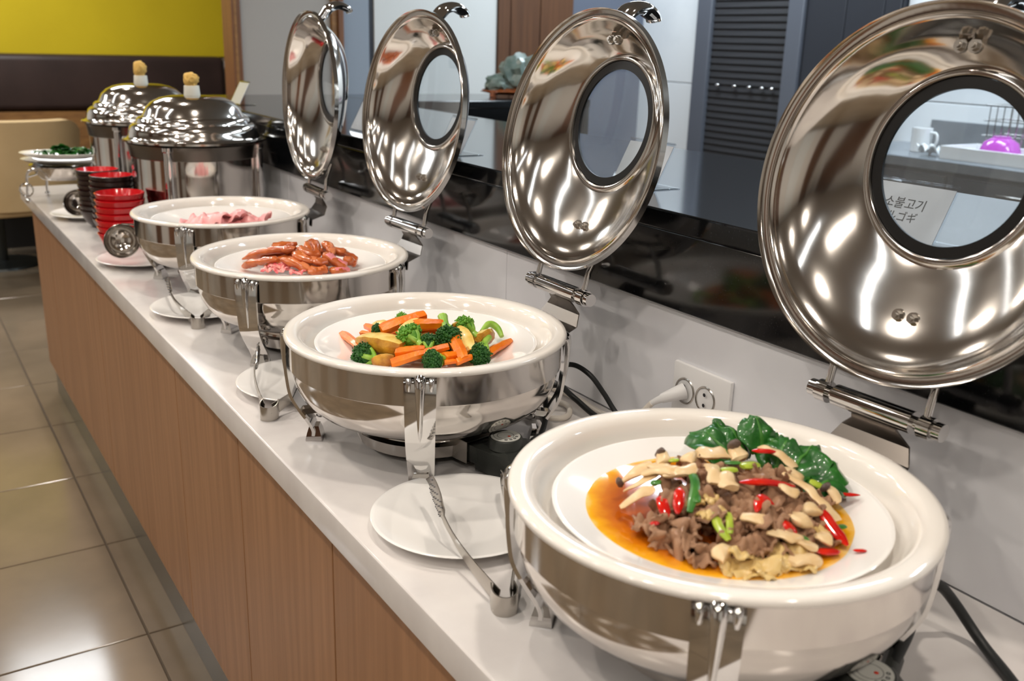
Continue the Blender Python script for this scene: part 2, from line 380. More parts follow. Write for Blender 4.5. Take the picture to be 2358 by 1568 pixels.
obj('plinth', box2(0.034, XW - 0.0045, YC0 + 0.02, 3.12, 0.0, 0.120, 0.001, 1), 'plinth', cab, angle=30)
# half-height wall, black granite ledge and its return
sp = struct('wall_splashback', box2(XW, XW + 0.06, YC0, 3.0, 0, Z0 + LZ0 - 0.02), 'splash')
for a, b in ((YC0, -0.42), (-0.42, 0.70), (0.70, 1.86), (1.86, 3.0)):
    obj('splash_panel', box2(XW - 0.004, XW, a + 0.0005, b - 0.0005, Z0, Z0 + LZ0, 0.0006, 1), 'splash', sp, angle=30)
lg = thing('granite_ledge', 'long polished black granite ledge running above the buffet', 'ledge', (0, 0, Z0))
obj('slab', box2(LX, 1.145, YC0, 2.983, LZ1 - 0.03, LZ1, 0.003, 2), 'granite', lg, angle=18)
obj('apron', box2(LX, LX + 0.03, YC0, 2.983, LZ0, LZ1 - 0.0295, 0.002, 1), 'granite', lg)
struct('wall_kitchen_side', box2(1.115, 1.144, YC0, 2.54, 0, Z0 + LZ1 - 0.031), 'granite')
rt = thing('granite_counter', 'black granite counter with a stone ornament on top', 'counter', (0, 0, 0))
obj('slab', box2(1.1455, 2.12, 2.545, 2.983, Z0 + LZ1 - 0.03, Z0 + LZ1, 0.003, 2), 'granite', rt, angle=18)
obj('front_panel', box2(1.1455, 2.12, 2.55, 2.58, 0.0, Z0 + LZ1 - 0.03, 0.002, 1), 'granite', rt)

# ================================================================== CHAFING DISHES
HR = 0.1773; DH, ZH = 0.2357, 0.208; LOFF, LLEN, LR = -0.022, 0.2289, 0.1963
DISH = dict(A=(0.2192, -0.1972, 0.0409, 0.1469, 0.0159), B=(0.2175, 0.4057, -0.0012, 0.1825, 0.26),
            C=(0.2367, 0.9593, 0.0501, 0.1224, -0.0668), D=(0.2432, 1.4944, -0.0504, 0.0316, 0.0859))
body_me = mesh('body', lathe([(0.194, 0.1685), (0.1985, 0.168), (0.1985, 0.1285), (0.1955, 0.1275), (0.1945, 0.126), (0.1935, 0.115), (0.1895, 0.099), (0.181, 0.083), (0.167, 0.069),
                              (0.148, 0.059), (0.12, 0.052), (0.085, 0.0495), (0.0, 0.049), (0.0, 0.0515), (0.12, 0.0545), (0.16, 0.067), (0.186, 0.1), (0.194, 0.128)], 128, True), 'steel')
pan_me = mesh('food_pan', lathe([(0.0, 0.1365), (0.12, 0.1365), (0.15, 0.1375), (0.162, 0.140), (0.170, 0.147), (0.1755, 0.158), (0.1795, 0.169), (0.1835, 0.1745), (0.189, 0.177), (0.199, 0.1776), (0.2035, 0.1765), (0.2055, 0.1735),
                                 (0.205, 0.170), (0.2025, 0.1688), (0.190, 0.1688), (0.182, 0.164), (0.172, 0.145), (0.162, 0.136), (0.15, 0.134), (0.0, 0.133)], 128), 'enamel', 60)
plate_me = mesh('serving_plate', lathe([(0.0, 0.1392), (0.08, 0.1394), (0.098, 0.1405), (0.118, 0.1455), (0.14, 0.1525), (0.157, 0.158), (0.1605, 0.1588), (0.162, 0.158), (0.1605, 0.1565),
                                        (0.14, 0.1495), (0.118, 0.142), (0.1, 0.1371), (0.0, 0.1371)], 96), 'china', 60)
# leg, built at angle 0 (sticking out along +x)
def leg_geo():
    cl = smooth_path([(0.1995, 0, 0.165), (0.2035, 0, 0.158), (0.2045, 0, 0.13), (0.2025, 0, 0.10), (0.198, 0, 0.073), (0.186, 0, 0.05), (0.174, 0, 0.032), (0.1675, 0, 0.018), (0.1675, 0, 0.009)], 4)
    rings = []
    for i, p in enumerate(cl):
        t = i / (len(cl) - 1); w = 0.0215 - 0.0045 * t - 0.004 * max(0, 1 - abs(t - 0.95) / 0.1) * 0
        a = cl[max(i - 1, 0)]; b = cl[min(i + 1, len(cl) - 1)]; d = (b - a).normalized(); n = Vector((d.z, 0, -d.x)) * -1
        h = 0.0022
        rings.append([p + n * h + Vector((0, -w, 0)), p + n * h * 1.5 + Vector((0, 0, 0)), p + n * h + Vector((0, w, 0)), p - n * h + Vector((0, w, 0)), p - n * h + Vector((0, -w, 0))])
    return loft(rings)
leg_me = mesh('leg', leg_geo(), 'chrome', 35)
rib_me = mesh('leg_rib', tube(smooth_path([(0.2, 0, 0.1665), (0.2062, 0, 0.160), (0.2074, 0, 0.13), (0.2045, 0, 0.095), (0.1965, 0, 0.064)], 5), lambda t: 0.0092 * (1 - 0.97 * max(0, t - 0.05)), 14), 'chrome')
scroll_me = mesh('leg_scroll', tube(smooth_path([(0.198, 0, 0.161), (0.2015, 0, 0.1655), (0.2055, 0, 0.1645), (0.2065, 0, 0.159), (0.205, 0, 0.152)], 4), lambda t: 0.0056 * (1 - 0.55 * t), 12), 'chrome')
foot_me = mesh('foot', loft([[(x, y, z) for x, y in ((0.16 - d, -w), (0.174 + d, -w), (0.174 + d, w), (0.16 - d, w))] for z, w, d in ((0.022, 0.010, 0.0), (0.012, 0.014, 0.003), (0.003, 0.0155, 0.005), (0.0, 0.0155, 0.005))]), 'chrome', 30)
bolt_me = mesh('leg_bolt', join(cyl((0.16, 0, 0.044), (0.182, 0, 0.041), 0.0105, 8), sphere((0.159, 0, 0.0445), 0.0115, 2)), 'chrome', 30)
# lid in hinge-local axes: x = away from the food side, z = along the lid
def lid_geo():
    inner = [(0.1963, -0.0045, 0), (0.1963, 0.002, 0), (0.1945, 0.0035, 0), (0.1865, 0.0035, 0), (0.185, 0.0015, 0), (0.1825, 0.0005, 0), (0.1805, 0.002, 0), (0.179, 0.006, 0.0), (0.1755, 0.012, 0.0), (0.168, 0.0215, 0.004),
             (0.157, 0.0315, 0.0095), (0.144, 0.040, 0.016), (0.131, 0.0475, 0.0225), (0.119, 0.0537, 0.0285), (0.111, 0.0578, 0.0325), (0.106, 0.0598, 0.035), (0.1035, 0.0575, 0.0355), (0.0995, 0.0562, 0.036), (0.0965, 0.0575, 0.036), (0.0955, 0.062, 0.036)]
    outer = [(r + (0.0012 if d < 0.05 else 0.0004), d + (0.0016 if 0.004 < d else 0.0), c) for r, d, c in inner if d > 0.0034 and not (0.056 < d < 0.0576)]
    outer = [(0.1968, 0.0052, 0)] + [(r, d + 0.0006, c) for r, d, c in outer if not (r > 0.186)]
    prof = inner + [(0.0955, 0.0655, 0.036)] + list(reversed(outer))
    seg = 128
    return loft([[(LOFF + d, r * math.cos(2 * PI * j / seg), LLEN + c + r * math.sin(2 * PI * j / seg)) for j in range(seg)] for r, d, c in prof], closed=True)
def annulus(r0, r1, d0, d1, c, seg=96):
    return loft([[(LOFF + d, r * math.cos(2 * PI * j / seg), LLEN + c + r * math.sin(2 * PI * j / seg)) for j in range(seg)] for r, d in ((r0, d0), (r1, d0), (r1, d1), (r0, d1))], closed=True)
lid_me = mesh('lid', lid_geo(), 'steel_lid', 50)
gasket_me = mesh('window_gasket', annulus(0.083, 0.0954, 0.0605, 0.064, 0.036), 'black_rubber', 40)
def pane_geo():
    seg = 64; rings = []
    for s in (0, 1):
        rr = [1e-5, 0.02, 0.04, 0.06, 0.075, 0.088]
        for r in (rr if s == 0 else reversed(rr)):
            rings.append([(LOFF + 0.0632 + 0.0075 * (1 - (r / 0.088) ** 2) + s * 0.0025, r * math.cos(2 * PI * j / seg), LLEN + 0.036 + r * math.sin(2 * PI * j / seg)) for j in range(seg)])
    return loft(rings, False, False)
pane_me = mesh('glass_pane', pane_geo(), 'glass', 60)
hp = smooth_path([(LOFF + 0.024, 0, LLEN + 0.172), (LOFF + 0.037, 0, LLEN + 0.186), (LOFF + 0.052, 0, LLEN + 0.205), (LOFF + 0.074, 0, LLEN + 0.213), (LOFF + 0.096, 0, LLEN + 0.207), (LOFF + 0.103, 0, LLEN + 0.2)], 5)
handle_me = mesh('lid_handle', xf(tube(hp, lambda t: 0.017 + 0.008 * math.sin(PI * min(1, t * 1.15)), 16, 0.42), Matrix.Identity(4)), 'chrome')
def nut(y, z, d): return join(tube([(LOFF + d + 0.004, y, z), (LOFF + d - 0.005, y, z)], 0.0052, 6), cyl((LOFF + d + 0.002, y, z), (LOFF + d - 0.0075, y, z), 0.0028, 10), cyl((LOFF + d + 0.004, y, z), (LOFF + d - 0.0008, y, z), 0.0075, 16))
nut_me = [mesh('nut', nut(y, LLEN + z, d), 'steel_brushed', 30) for y, z, d in ((-0.008, 0.158, 0.035), (0.008, 0.158, 0.035), (-0.009, -0.126, 0.0405), (0.009, -0.126, 0.0405))]
rod_me = mesh('hinge_rod', tube([(0, 0, 0), (0, 0, 0.012), (0.002, 0, 0.04), (0.014, 0, 0.075)], 0.0045, 12), 'chrome')
barrel_me = mesh('hinge_barrel', join(cyl((0, -0.049, 0), (0, 0.049, 0), 0.0125, 32), cyl((0, -0.075, 0), (0, 0.075, 0), 0.0075, 20), cyl((0, -0.072, 0), (0, -0.058, 0), 0.0125, 28), cyl((0, 0.058, 0), (0, 0.072, 0), 0.0125, 28)), 'chrome')
cap_me = mesh('hinge_cap', cyl((0, -0.0045, 0), (0, 0.0045, 0), 0.0098, 24), 'chrome')
def bracket_geo():
    sec = [(0.2357, 0.1985, 0.026), (0.2435, 0.188, 0.03), (0.246, 0.176, 0.043), (0.236, 0.158, 0.052), (0.2005, 0.1505, 0.064), (0.199, 0.135, 0.064)]
    return loft([[(x, -w, z), (x, w, z), (x - 0.002, w, z - 0.0015), (x - 0.002, -w, z - 0.0015)] for x, z, w in sec])
bracket_me = mesh('hinge_bracket', bracket_geo(), 'steel_dark', 25)
tray_me = mesh('heater_tray', join(lathe([(0.0, 0.012), (0.092, 0.012), (0.1, 0.016), (0.108, 0.032), (0.110, 0.0325), (0.103, 0.013), (0.094, 0.009), (0.0, 0.009)], 72), lathe([(0.06, 0.049), (0.085, 0.047), (0.096, 0.040), (0.098, 0.034), (0.088, 0.028), (0.05, 0.028)], 72)), 'steel')
# heater channel, built pointing along -y
chan_me = mesh('heater_channel', join(box2(-0.032, 0.032, -0.128, -0.07, 0.012, 0.0135), box2(-0.032, -0.0305, -0.128, -0.07, 0.012, 0.044), box2(0.0305, 0.032, -0.128, -0.07, 0.012, 0.044), box2(-0.032, 0.032, -0.128, -0.07, 0.0425, 0.044)), 'steel_brushed', 30)
ctl_me = mesh('control_box', join(box2(-0.029, 0.029, -0.145, -0.118, 0.0145, 0.041, 0.003), loft([[(x, y, z) for x, y in pts] for z, pts in ((0.006, [(-0.026, -0.14), (-0.02, -0.205), (0.024, -0.205), (0.05, -0.17), (0.03, -0.14)]), (0.040, [(-0.029, -0.138), (-0.024, -0.203), (0.024, -0.206), (0.05, -0.172), (0.03, -0.138)]), (0.045, [(-0.02, -0.146), (-0.018, -0.196), (0.02, -0.2), (0.04, -0.172), (0.022, -0.146)]))]),
                               tube([(0.04, -0.17, 0.025), (0.075, -0.16, 0.026), (0.085, -0.157, 0.026)], 0.0095, 12)), 'black_plastic', 30)
DC = (0.0, -0.172)
knob_me = mesh('thermostat_knob', mv(lathe([(0.0245, 0.0), (0.024, 0.012), (0.0225, 0.0145), (0.0, 0.0148)], 40), DC[0], DC[1], 0.0445), 'black_plastic', 40)
dial_me = mesh('dial_face', mv(lathe([(0.0205, 0.0), (0.0205, 0.0008), (0.0, 0.0009)], 40), DC[0], DC[1], 0.0592), 'dial_white', 40)
def ring(r0, r1, z, a0=0, a1=2 * PI, n=40):
    v = []; f = []
    for i in range(n + 1):
        a = a0 + (a1 - a0) * i / n
        for r in (r0, r1): v.append((DC[0] + r * math.cos(a), DC[1] + r * math.sin(a), z))
    return v, [(2 * i, 2 * i + 1, 2 * i + 3, 2 * i + 2) for i in range(n)]
marks = join(ring(0.0112, 0.0118, 0.0603), ring(0.0165, 0.0171, 0.0603, 0.6, 3.6, 24), *[mv(ring(0.0009, 0.0021, 0.0603, n=10), 0.0155 * math.cos(a), 0.0155 * math.sin(a), 0) for a in (-2.3, -1.85, -1.4, -0.95)])
marks_me = mesh('dial_marks', marks, 'ink', 0)
dot_me = mesh('dial_dot', mv(lathe([(0.0022, 0.0), (0.0, 0.0004)], 12), DC[0] + 0.002, DC[1] - 0.005, 0.0603), 'red_dot', 0)

LBL = dict(A='stainless chafing dish with open lid holding the beef and mushroom stir fry', B='stainless chafing dish with open lid holding carrots, potatoes and broccoli',
           C='stainless chafing dish with open lid holding the browned sausages', D='stainless chafing dish with open lid holding the sliced pink ham')
ROOT = {}
for k, (x, y, phi, tilt, mleg) in DISH.items():
    t = thing('chafing_dish', LBL[k], 'chafing dish', (x, y, Z0), phi, 'chafing dishes along the buffet'); ROOT[k] = t
    ob('body', body_me, t)
    for q in range(4):
        a = PI / 4 + q * PI / 2 + mleg - phi
        l = ob('leg', leg_me, t, rot=(0, 0, a))
        ob('leg_rib', rib_me, l)
        for s in (-1, 1): ob('leg_scroll', scroll_me, l, (0, s * 0.0145, 0))
        ob('foot', foot_me, l); ob('leg_bolt', bolt_me, l)
    ob('hinge_bracket', bracket_me, t)
    h = ob('hinge_barrel', barrel_me, t, (DH, 0, ZH)); [ob('hinge_cap', cap_me, h, (0, q * 0.0785, 0)) for q in (-1, 1)]
    L = ob('lid', lid_me, t, (DH, 0, ZH), (0, tilt, 0))
    ob('window_gasket', gasket_me, L); ob('glass_pane', pane_me, L); ob('lid_handle', handle_me, L)
    for n in nut_me: ob('nut', n, L)
    for s in (-1, 1): ob('hinge_rod', rod_me, L, (0, s * 0.062, 0))
    ob('heater_tray', tray_me, t)
    rz = {'A': 0.18, 'B': 0.2, 'C': 0.15, 'D': 0.15}[k] - phi
    ob('heater_channel', chan_me, t, rot=(0, 0, rz))
    c = ob('control_box', ctl_me, t, rot=(0, 0, rz)); ob('thermostat_knob', knob_me, c); ob('dial_face', dial_me, c); ob('dial_marks', marks_me, c); ob('dial_dot', dot_me, c)
    tag(ob('food_pan', pan_me, None, (x, y, Z0 + 0.0004)), 'deep white round food pan around the ' + dict(A='beef stir fry', B='mixed vegetables', C='browned sausages', D='pink ham slices')[k], 'pan', 'white food pans')
    tag(ob('serving_plate', plate_me, None, (x, y, Z0)), 'white round plate under the ' + dict(A='beef stir fry', B='mixed vegetables', C='browned sausages', D='pink ham slices')[k], 'plate', 'white plates holding the food')

# ------------------------------------------------------------------ power cords, outlet
def W3(x, y, z): return (x, y, Z0 + z)
def cord(root, pts, r, m):      # cord belongs to the thing it powers
    inv = (Matrix.Translation(root.location) @ root.rotation_euler.to_matrix().to_4x4()).inverted()
    obj('power_cord', tube([inv @ Vector(p) for p in smooth_path(pts, 8)], r, 10), m, root)
cord(ROOT['B'], [W3(0.318, 0.255, 0.028), W3(0.37, 0.31, 0.04), W3(0.42, 0.385, 0.075), W3(0.461, 0.379, 0.088), W3(0.475, 0.345, 0.08), W3(0.492, 0.325, 0.05), W3(0.503, 0.30, 0.02), W3(0.51, 0.25, 0.0045), W3(0.515, 0.15, 0.0045)], 0.0042, 'cord_black')
cord(ROOT['C'], [W3(0.338, 0.81, 0.026), W3(0.40, 0.76, 0.006), W3(0.455, 0.62, 0.006), W3(0.452, 0.47, 0.02), W3(0.452, 0.398, 0.048), W3(0.472, 0.378, 0.03), W3(0.482, 0.33, 0.012), W3(0.49, 0.26, 0.0048), W3(0.495, 0.12, 0.0048)], 0.0048, 'cord_black')
cord(ROOT['A'], [W3(0.318, -0.345, 0.03), W3(0.36, -0.33, 0.045), W3(0.41, -0.305, 0.068), W3(0.432, -0.311, 0.06), W3(0.448, -0.321, 0.04), W3(0.452, -0.353, 0.011), W3(0.427, -0.402, 0.0055), W3(0.38, -0.47, 0.0055)], 0.0055, 'cord_black')
XS = XW - 0.004
so = thing('wall_socket', 'white double socket plate on the wall behind the buffet', 'socket', (XS, 0.158, Z0 + 0.092))
obj('plate', box(-0.004, 0, 0, 0.008, 0.118, 0.082, 0.003), 'plastic_white', so)
for y in (0.031, -0.012):
    a = obj('socket_ring', xf(lathe([(0.0, -0.003), (0.0175, -0.003), (0.0175, 0.0012), (0.0195, 0.0018), (0.0205, 0.0)], 40), Matrix.Translation((-0.008, y, 0)) @ Matrix.Rotation(-PI / 2, 4, 'Y')), 'steel_brushed', so)
    for s in (-1, 1): obj('pin_hole', xf(lathe([(0.0028, 0.0003), (0.0, 0.0003)], 12), Matrix.Translation((-0.0105, y, s * 0.008)) @ Matrix.Rotation(-PI / 2, 4, 'Y')), 'ink', a, angle=0)
pl = thing('power_plug', 'white power plug and cord pushed into the wall socket', 'plug', (XS - 0.0095, 0.189, Z0 + 0.092))
pg = [(-0.000, 0, 0), (-0.010, 0.004, -0.003), (-0.018, 0.011, -0.008), (-0.024, 0.020, -0.014)]
obj('plug_body', tube(smooth_path(pg, 5), lambda t: 0.0125 - 0.005 * t, 16), 'plastic_white', pl)
obj('strain_relief', tube([(-0.024, 0.020, -0.014), (-0.028, 0.027, -0.019), (-0.031, 0.034, -0.025)], lambda t: 0.0062 - 0.002 * t, 12), 'plastic_white', pl)
cord(pl, [W3(0.502, 0.222, 0.068), W3(0.498, 0.26, 0.03), W3(0.505, 0.34, 0.008), W3(0.512, 0.42, 0.006), W3(0.50, 0.50, 0.006), W3(0.45, 0.50, 0.006), W3(0.41, 0.46, 0.006), W3(0.40, 0.40, 0.006), W3(0.441, 0.362, 0.006), W3(0.478, 0.40, 0.006), W3(0.47, 0.46, 0.006)], 0.0048, 'cord_white')
# ------------------------------------------------------------------ small plates with tongs / ladles
sp_me = mesh('saucer_plate', lathe([(0.0, 0.005), (0.055, 0.005), (0.066, 0.007), (0.085, 0.0125), (0.108, 0.0165), (0.112, 0.0175), (0.1135, 0.0165), (0.112, 0.015), (0.088, 0.0095), (0.068, 0.003), (0.064, 0.0), (0.056, 0.0), (0.054, 0.002), (0.0, 0.002)], 80), 'china', 60)
for (x, y, lb) in ((0.129, 0.143, 'white tong plate between the beef and vegetable chafing dishes'), (0.139, 0.706, 'white tong plate between the vegetable and sausage chafing dishes'),
                   (0.126, 1.256, 'white tong plate between the sausage and ham chafing dishes'), (0.116, 1.79, 'white plate with a ladle beside the red bowls'), (0.115, 2.53, 'white plate with a ladle by the dark bowls')):
    tag(ob('tong_plate', sp_me, None, (x, y, Z0)), lb, 'plate', 'plates for serving tools')
def blade_holes(M):
    g = []
    for i in range(9):
        for j in range(4):
            x = 0.006 + i * 0.0075 + (j % 2) * 0.0035; z = (j - 1.5) * 0.0062
            if abs(z) < 0.0145 * math.sin(PI * min(1, (x + 0.006) / 0.085)) ** 0.6: g.append(cyl((x, -0.0007 - 0.0008, z), (x, 0.0019, z), 0.0013, 6))
    return xf(join(*g), M)
def tongs(label, end, tipL, tipR, m='steel_brushed'):
    """end: bend of the tongs, tips: far ends of both perforated blades (world, z above worktop)"""
    E0 = Vector(end); t = thing('serving_tongs', label, 'tongs', (E0.x, E0.y, Z0 + E0.z), 0, 'serving tongs')
    for s, tip in ((1, tipL), (-1, tipR)):
        D = Vector(tip) - E0; Ln = D.length; d = D.normalized(); side = Vector((d.y, -d.x, 0)).normalized() * -s; upv = side.cross(d) * (1 if side.cross(d).z > 0 else -1)
        # strip arm: tall at the bend, narrow in the middle, spoon blade at the tip
        rings = []; N = 30
        for i in range(N + 1):
            q = i / N; x = 0.006 + q * (Ln - 0.006)
            if q < 0.62: hw = 0.0118 - 0.0068 * min(1, q / 0.5)
            else:
                e = (q - 0.62) / 0.38; hw = 0.005 + 0.0115 * math.sin(PI * min(1.0, e * 0.93 + 0.04)) ** 0.8 * min(1, e * 3)
                if e > 0.9: hw *= max(0.25, 1 - (e - 0.9) * 6)
            bow = 0.010 * math.sin(PI * min(1, q * 1.05)) * (1 if q < 0.95 else 0.4)
            c = d * x + side * (0.006 + bow)
            cup = 0.0035 if q > 0.64 else 0.0008
            rings.append([c + upv * hw + side * -cup, c + side * 0.0008, c - upv * hw + side * -cup, c - upv * hw - side * (cup + 0.0012), c - side * 0.0006, c + upv * hw - side * (cup + 0.0012)])
        obj('arm', loft(rings), m, t, angle=50)
        hg = []
        for i in range(8):
            for j in range(3 + i % 2):
                q = 0.70 + i * 0.033; x = 0.006 + q * (Ln - 0.006); hgt = (j - (1.5 if i % 2 else 1)) * 0.0062
                bow = 0.010 * math.sin(PI * min(1, q * 1.05)); c = d * x + side * (0.006 + bow) + upv * hgt - side * abs(hgt) * 0.25
                hg.append(cyl(c - side * 0.0016, c + side * 0.0016, 0.0010, 6))
        obj('hole', join(*hg), 'ink_grey', t, angle=0)['kind'] = 'stuff'
    a = Vector(tipL) - E0; b = Vector(tipR) - E0; d = (a.normalized() + b.normalized()).normalized(); sd = Vector((-d.y, d.x, 0)).normalized()
    arc = [d * 0.014 * 1.2 + sd * 0.0125, d * 0.004 + sd * 0.0135, d * -0.006 + sd * 0.0095, d * -0.010, d * -0.006 - sd * 0.0095, d * 0.004 - sd * 0.0135, d * 0.0168 - sd * 0.0125]
    ar = smooth_path(arc, 5); rings = []
    for i, p in enumerate(ar):
        q = (ar[min(i + 1, len(ar) - 1)] - ar[max(i - 1, 0)]).normalized(); n = Vector((q.y, -q.x, 0)).normalized()
        rings.append([p + n * 0.0008 + Vector((0, 0, 0.0122)), p - n * 0.0008 + Vector((0, 0, 0.0122)), p - n * 0.0008 - Vector((0, 0, 0.0122)), p + n * 0.0008 - Vector((0, 0, 0.0122))])
    obj('spring_bend', loft(rings), m, t, angle=50)
tongs('perforated steel tongs resting between the beef and vegetable dishes', (0.072, -0.05, 0.0128), (0.108, 0.186, 0.05), (0.199, 0.168, 0.045))
tongs('steel tongs resting between the vegetable and sausage dishes', (0.036, 0.592, 0.0128), (0.095, 0.796, 0.058), (0.175, 0.70, 0.05))
tongs('steel tongs resting between the sausage and ham dishes', (0.077, 1.136, 0.0128), (0.073, 1.35, 0.055), (0.165, 1.28, 0.05))
def ladle(label, c, r, dirn, hl, rz):
    t = thing('ladle', label, 'ladle', (c[0], c[1], Z0 + c[2]), rz, 'steel ladles')
    prof = [(r * math.sin(a), -r * math.cos(a)) for a in [PI / 2 * i / 10 for i in range(11)]]
    prof = prof + [(x - 0.0012, z + 0.0003) for x, z in reversed(prof)]
    M = Matrix.Rotation(dirn, 4, 'X')
    obj('bowl', xf(lathe(prof, 40), M), 'steel', t)
    top = M @ Vector((0, r, 0)); e = Vector((0.02, 1, 0.12)).normalized()
    obj('handle', tube(smooth_path([top, top + Vector((0.03, 0.004, -0.004)), top + Vector((0.08, -0.01, -0.012)), top + Vector((hl, -0.03, -0.02))], 6), 0.0042, 10, 0.5), 'steel', t)
ladle('polished steel ladle on the plate beside the red bowls', (0.052, 1.705, 0.078), 0.043, 1.2, 0.17, -0.35)
ladle('steel ladle on the plate by the dark bowls', (0.075, 2.46, 0.058), 0.042, 1.15, 0.1, -0.2)

# ------------------------------------------------------------------ sign holders on the ledge
def sign(label, x, y0, w, lines, size=0.016, rz=0.0):
    t = thing('sign_holder', label, 'sign', (x, y0, Z0 + LZ1), rz, 'acrylic sign holders')
    tilt = 0.49; h = 0.082
    M = Matrix.Translation((0.002, 0, 0.001)) @ Matrix.Rotation(tilt, 4, 'Y')
    obj('front_sheet', xf(box2(-0.0022, -0.0008, 0, w, 0, h, 0.0003, 1), M), 'acrylic', t)
    obj('card', xf(box2(-0.0005, 0.0005, 0.002, w - 0.002, 0.004, h - 0.004), M), 'paper', t, angle=0)
    obj('back_sheet', xf(join(box2(0.0008, 0.0022, 0, w, 0, h, 0.0003, 1), box2(-0.0022, 0.0022, 0, w, h, h + 0.002, 0.0008, 1)), M), 'acrylic', t)
    obj('foot', box2(0.001, 0.058, 0, w, 0.0, 0.0018, 0.0004, 1), 'acrylic', t)
    for i, (s, yy, zz, sz) in enumerate(lines):
        me = text(s, sz); me.materials.append(MATS['ink'])
        o = ob('lettering', me, t)
        B = Matrix(((0, 0, -1, 0), (-1, 0, 0, 0), (0, 1, 0, 0), (0, 0, 0, 1)))
        o.matrix_local = M @ Matrix.Translation((-0.0007, yy, zz)) @ B
sign('acrylic sign with Korean and Japanese writing behind the beef dish lid', 0.636, -0.105, 0.115, [('소불고기', 0.062, 0.046, 0.0165), ('プルゴギ', 0.066, 0.029, 0.0145)])
sign('acrylic sign with faint writing behind the vegetable dish lid', 0.6395, 0.411, 0.115, [('감자', 0.068, 0.044, 0.0145)])
sign('acrylic sign behind the sausage dish lid', 0.572, 0.937, 0.1, [])
sign('acrylic sign behind the ham dish lid', 0.588, 1.431, 0.1, [])
sign('acrylic sign behind the soup warmers', 0.585, 2.416, 0.1, [])

# ------------------------------------------------------------------ soup warmers
def warmer(label, x, y, knob_yellow_tall, rz):
    t = thing('soup_warmer', label, 'soup warmer', (x, y, Z0), rz, 'round steel soup warmers')
    b = obj('body', lathe([(0.0, 0.012), (0.162, 0.012), (0.168, 0.018), (0.17, 0.11), (0.1735, 0.113), (0.1735, 0.122), (0.1715, 0.126), (0.1735, 0.20), (0.1735, 0.278), (0.166, 0.279), (0.16, 0.05), (0.0, 0.03)], 96), 'steel', t)
    obj('pot_band', lathe([(0.174, 0.243), (0.1765, 0.245), (0.180, 0.272), (0.183, 0.281), (0.176, 0.282)], 96), 'steel_dark', t)
    for q in range(4):
        a = PI / 4 + q * PI / 2
        l = obj('leg', lathe([(0.0, 0.0), (0.017, 0.0), (0.017, 0.012), (0.0125, 0.016), (0.0125, 0.268), (0.016, 0.271), (0.016, 0.281), (0.0, 0.283)], 20), 'chrome', t, (0.181 * math.cos(a), 0.181 * math.sin(a), 0))
    ld = obj('lid', lathe([(0.188, 0.285), (0.1935, 0.287), (0.1935, 0.292), (0.182, 0.2945), (0.1775, 0.300), (0.176, 0.313), (0.170, 0.327), (0.161, 0.334), (0.1555, 0.3345), (0.1545, 0.337), (0.152, 0.346), (0.1455, 0.351), (0.138, 0.3525), (0.1345, 0.358), (0.126, 0.376), (0.110, 0.391), (0.088, 0.4015), (0.06, 0.407), (0.0, 0.409)], 96), 'steel_lid', t)
    obj('knob_sleeve', lathe([(0.0, 0.404), (0.0215, 0.404), (0.0225, 0.408), (0.0205, 0.434), (0.0, 0.436)], 24), 'tape_white', ld)
    top = sphere((0, 0, 0.434 + (0.016 if not knob_yellow_tall else 0.02)), 0.021, 3, (1, 1, 1.0 if not knob_yellow_tall else 1.35), 0.35, 2.5, 3)
    obj('knob_cap', top, 'tape_yellow', ld)
    return t
warmer('large steel soup warmer with domed lid next to the ham dish', 0.334, 2.03, False, 0.12)
warmer('large steel soup warmer with domed lid at the far end of the buffet', 0.335, 2.65, True, 0.1)

# ------------------------------------------------------------------ bowls
def bowl_mesh(name, r, h, m_out, m_in):
    o = [(0.0, 0.0), (r * 0.5, 0.0), (r * 0.52, 0.006), (r * 0.62, 0.010), (r * 0.80, h * 0.42), (r * 0.93, h * 0.78), (r, h)]
    i = [(r - 0.0025, h + 0.001), (r * 0.93 - 0.003, h * 0.8), (r * 0.78 - 0.003, h * 0.46), (r * 0.55, 0.014), (0.0, 0.012)]
    me = mesh(name, lathe(o + i, 48), m_out, 60)
    me.materials.append(MATS[m_in]); n = len(o) * 1
    for p in me.polygons:
        c = p.center; rr = math.hypot(c.x, c.y)
        if p.normal.z > 0.05 and (p.normal.x * c.x + p.normal.y * c.y) < rr * 0.2: p.material_index = 1
    return me
def stack(me, x, y, n, dz, label, group, name='bowl', j=0.0015):
    for q in range(n): tag(ob(name, me, None, (x + rnd.uniform(-j, j), y + rnd.uniform(-j, j), Z0 + q * dz), (0, 0, q * 1.3)), label, 'bowl', group)
red_me = bowl_mesh('red_bowl', 0.064, 0.056, 'red_gloss', 'red_gloss'); drk_me = bowl_mesh('dark_bowl', 0.062, 0.052, 'bowl_dark', 'red_gloss')
stack(red_me, 0.1, 1.937, 7, 0.0178, 'glossy red bowl in the stack beside the ladle plate', 'front stack of red bowls', 'red_bowl')
stack(drk_me, 0.130, 2.185, 9, 0.0155, 'dark brown bowl with red inside in the middle stack', 'middle stack of dark bowls', 'dark_bowl')
stack(drk_me, 0.122, 2.345, 9, 0.0152, 'dark brown bowl with red inside in the last stack', 'last stack of dark bowls', 'dark_bowl')

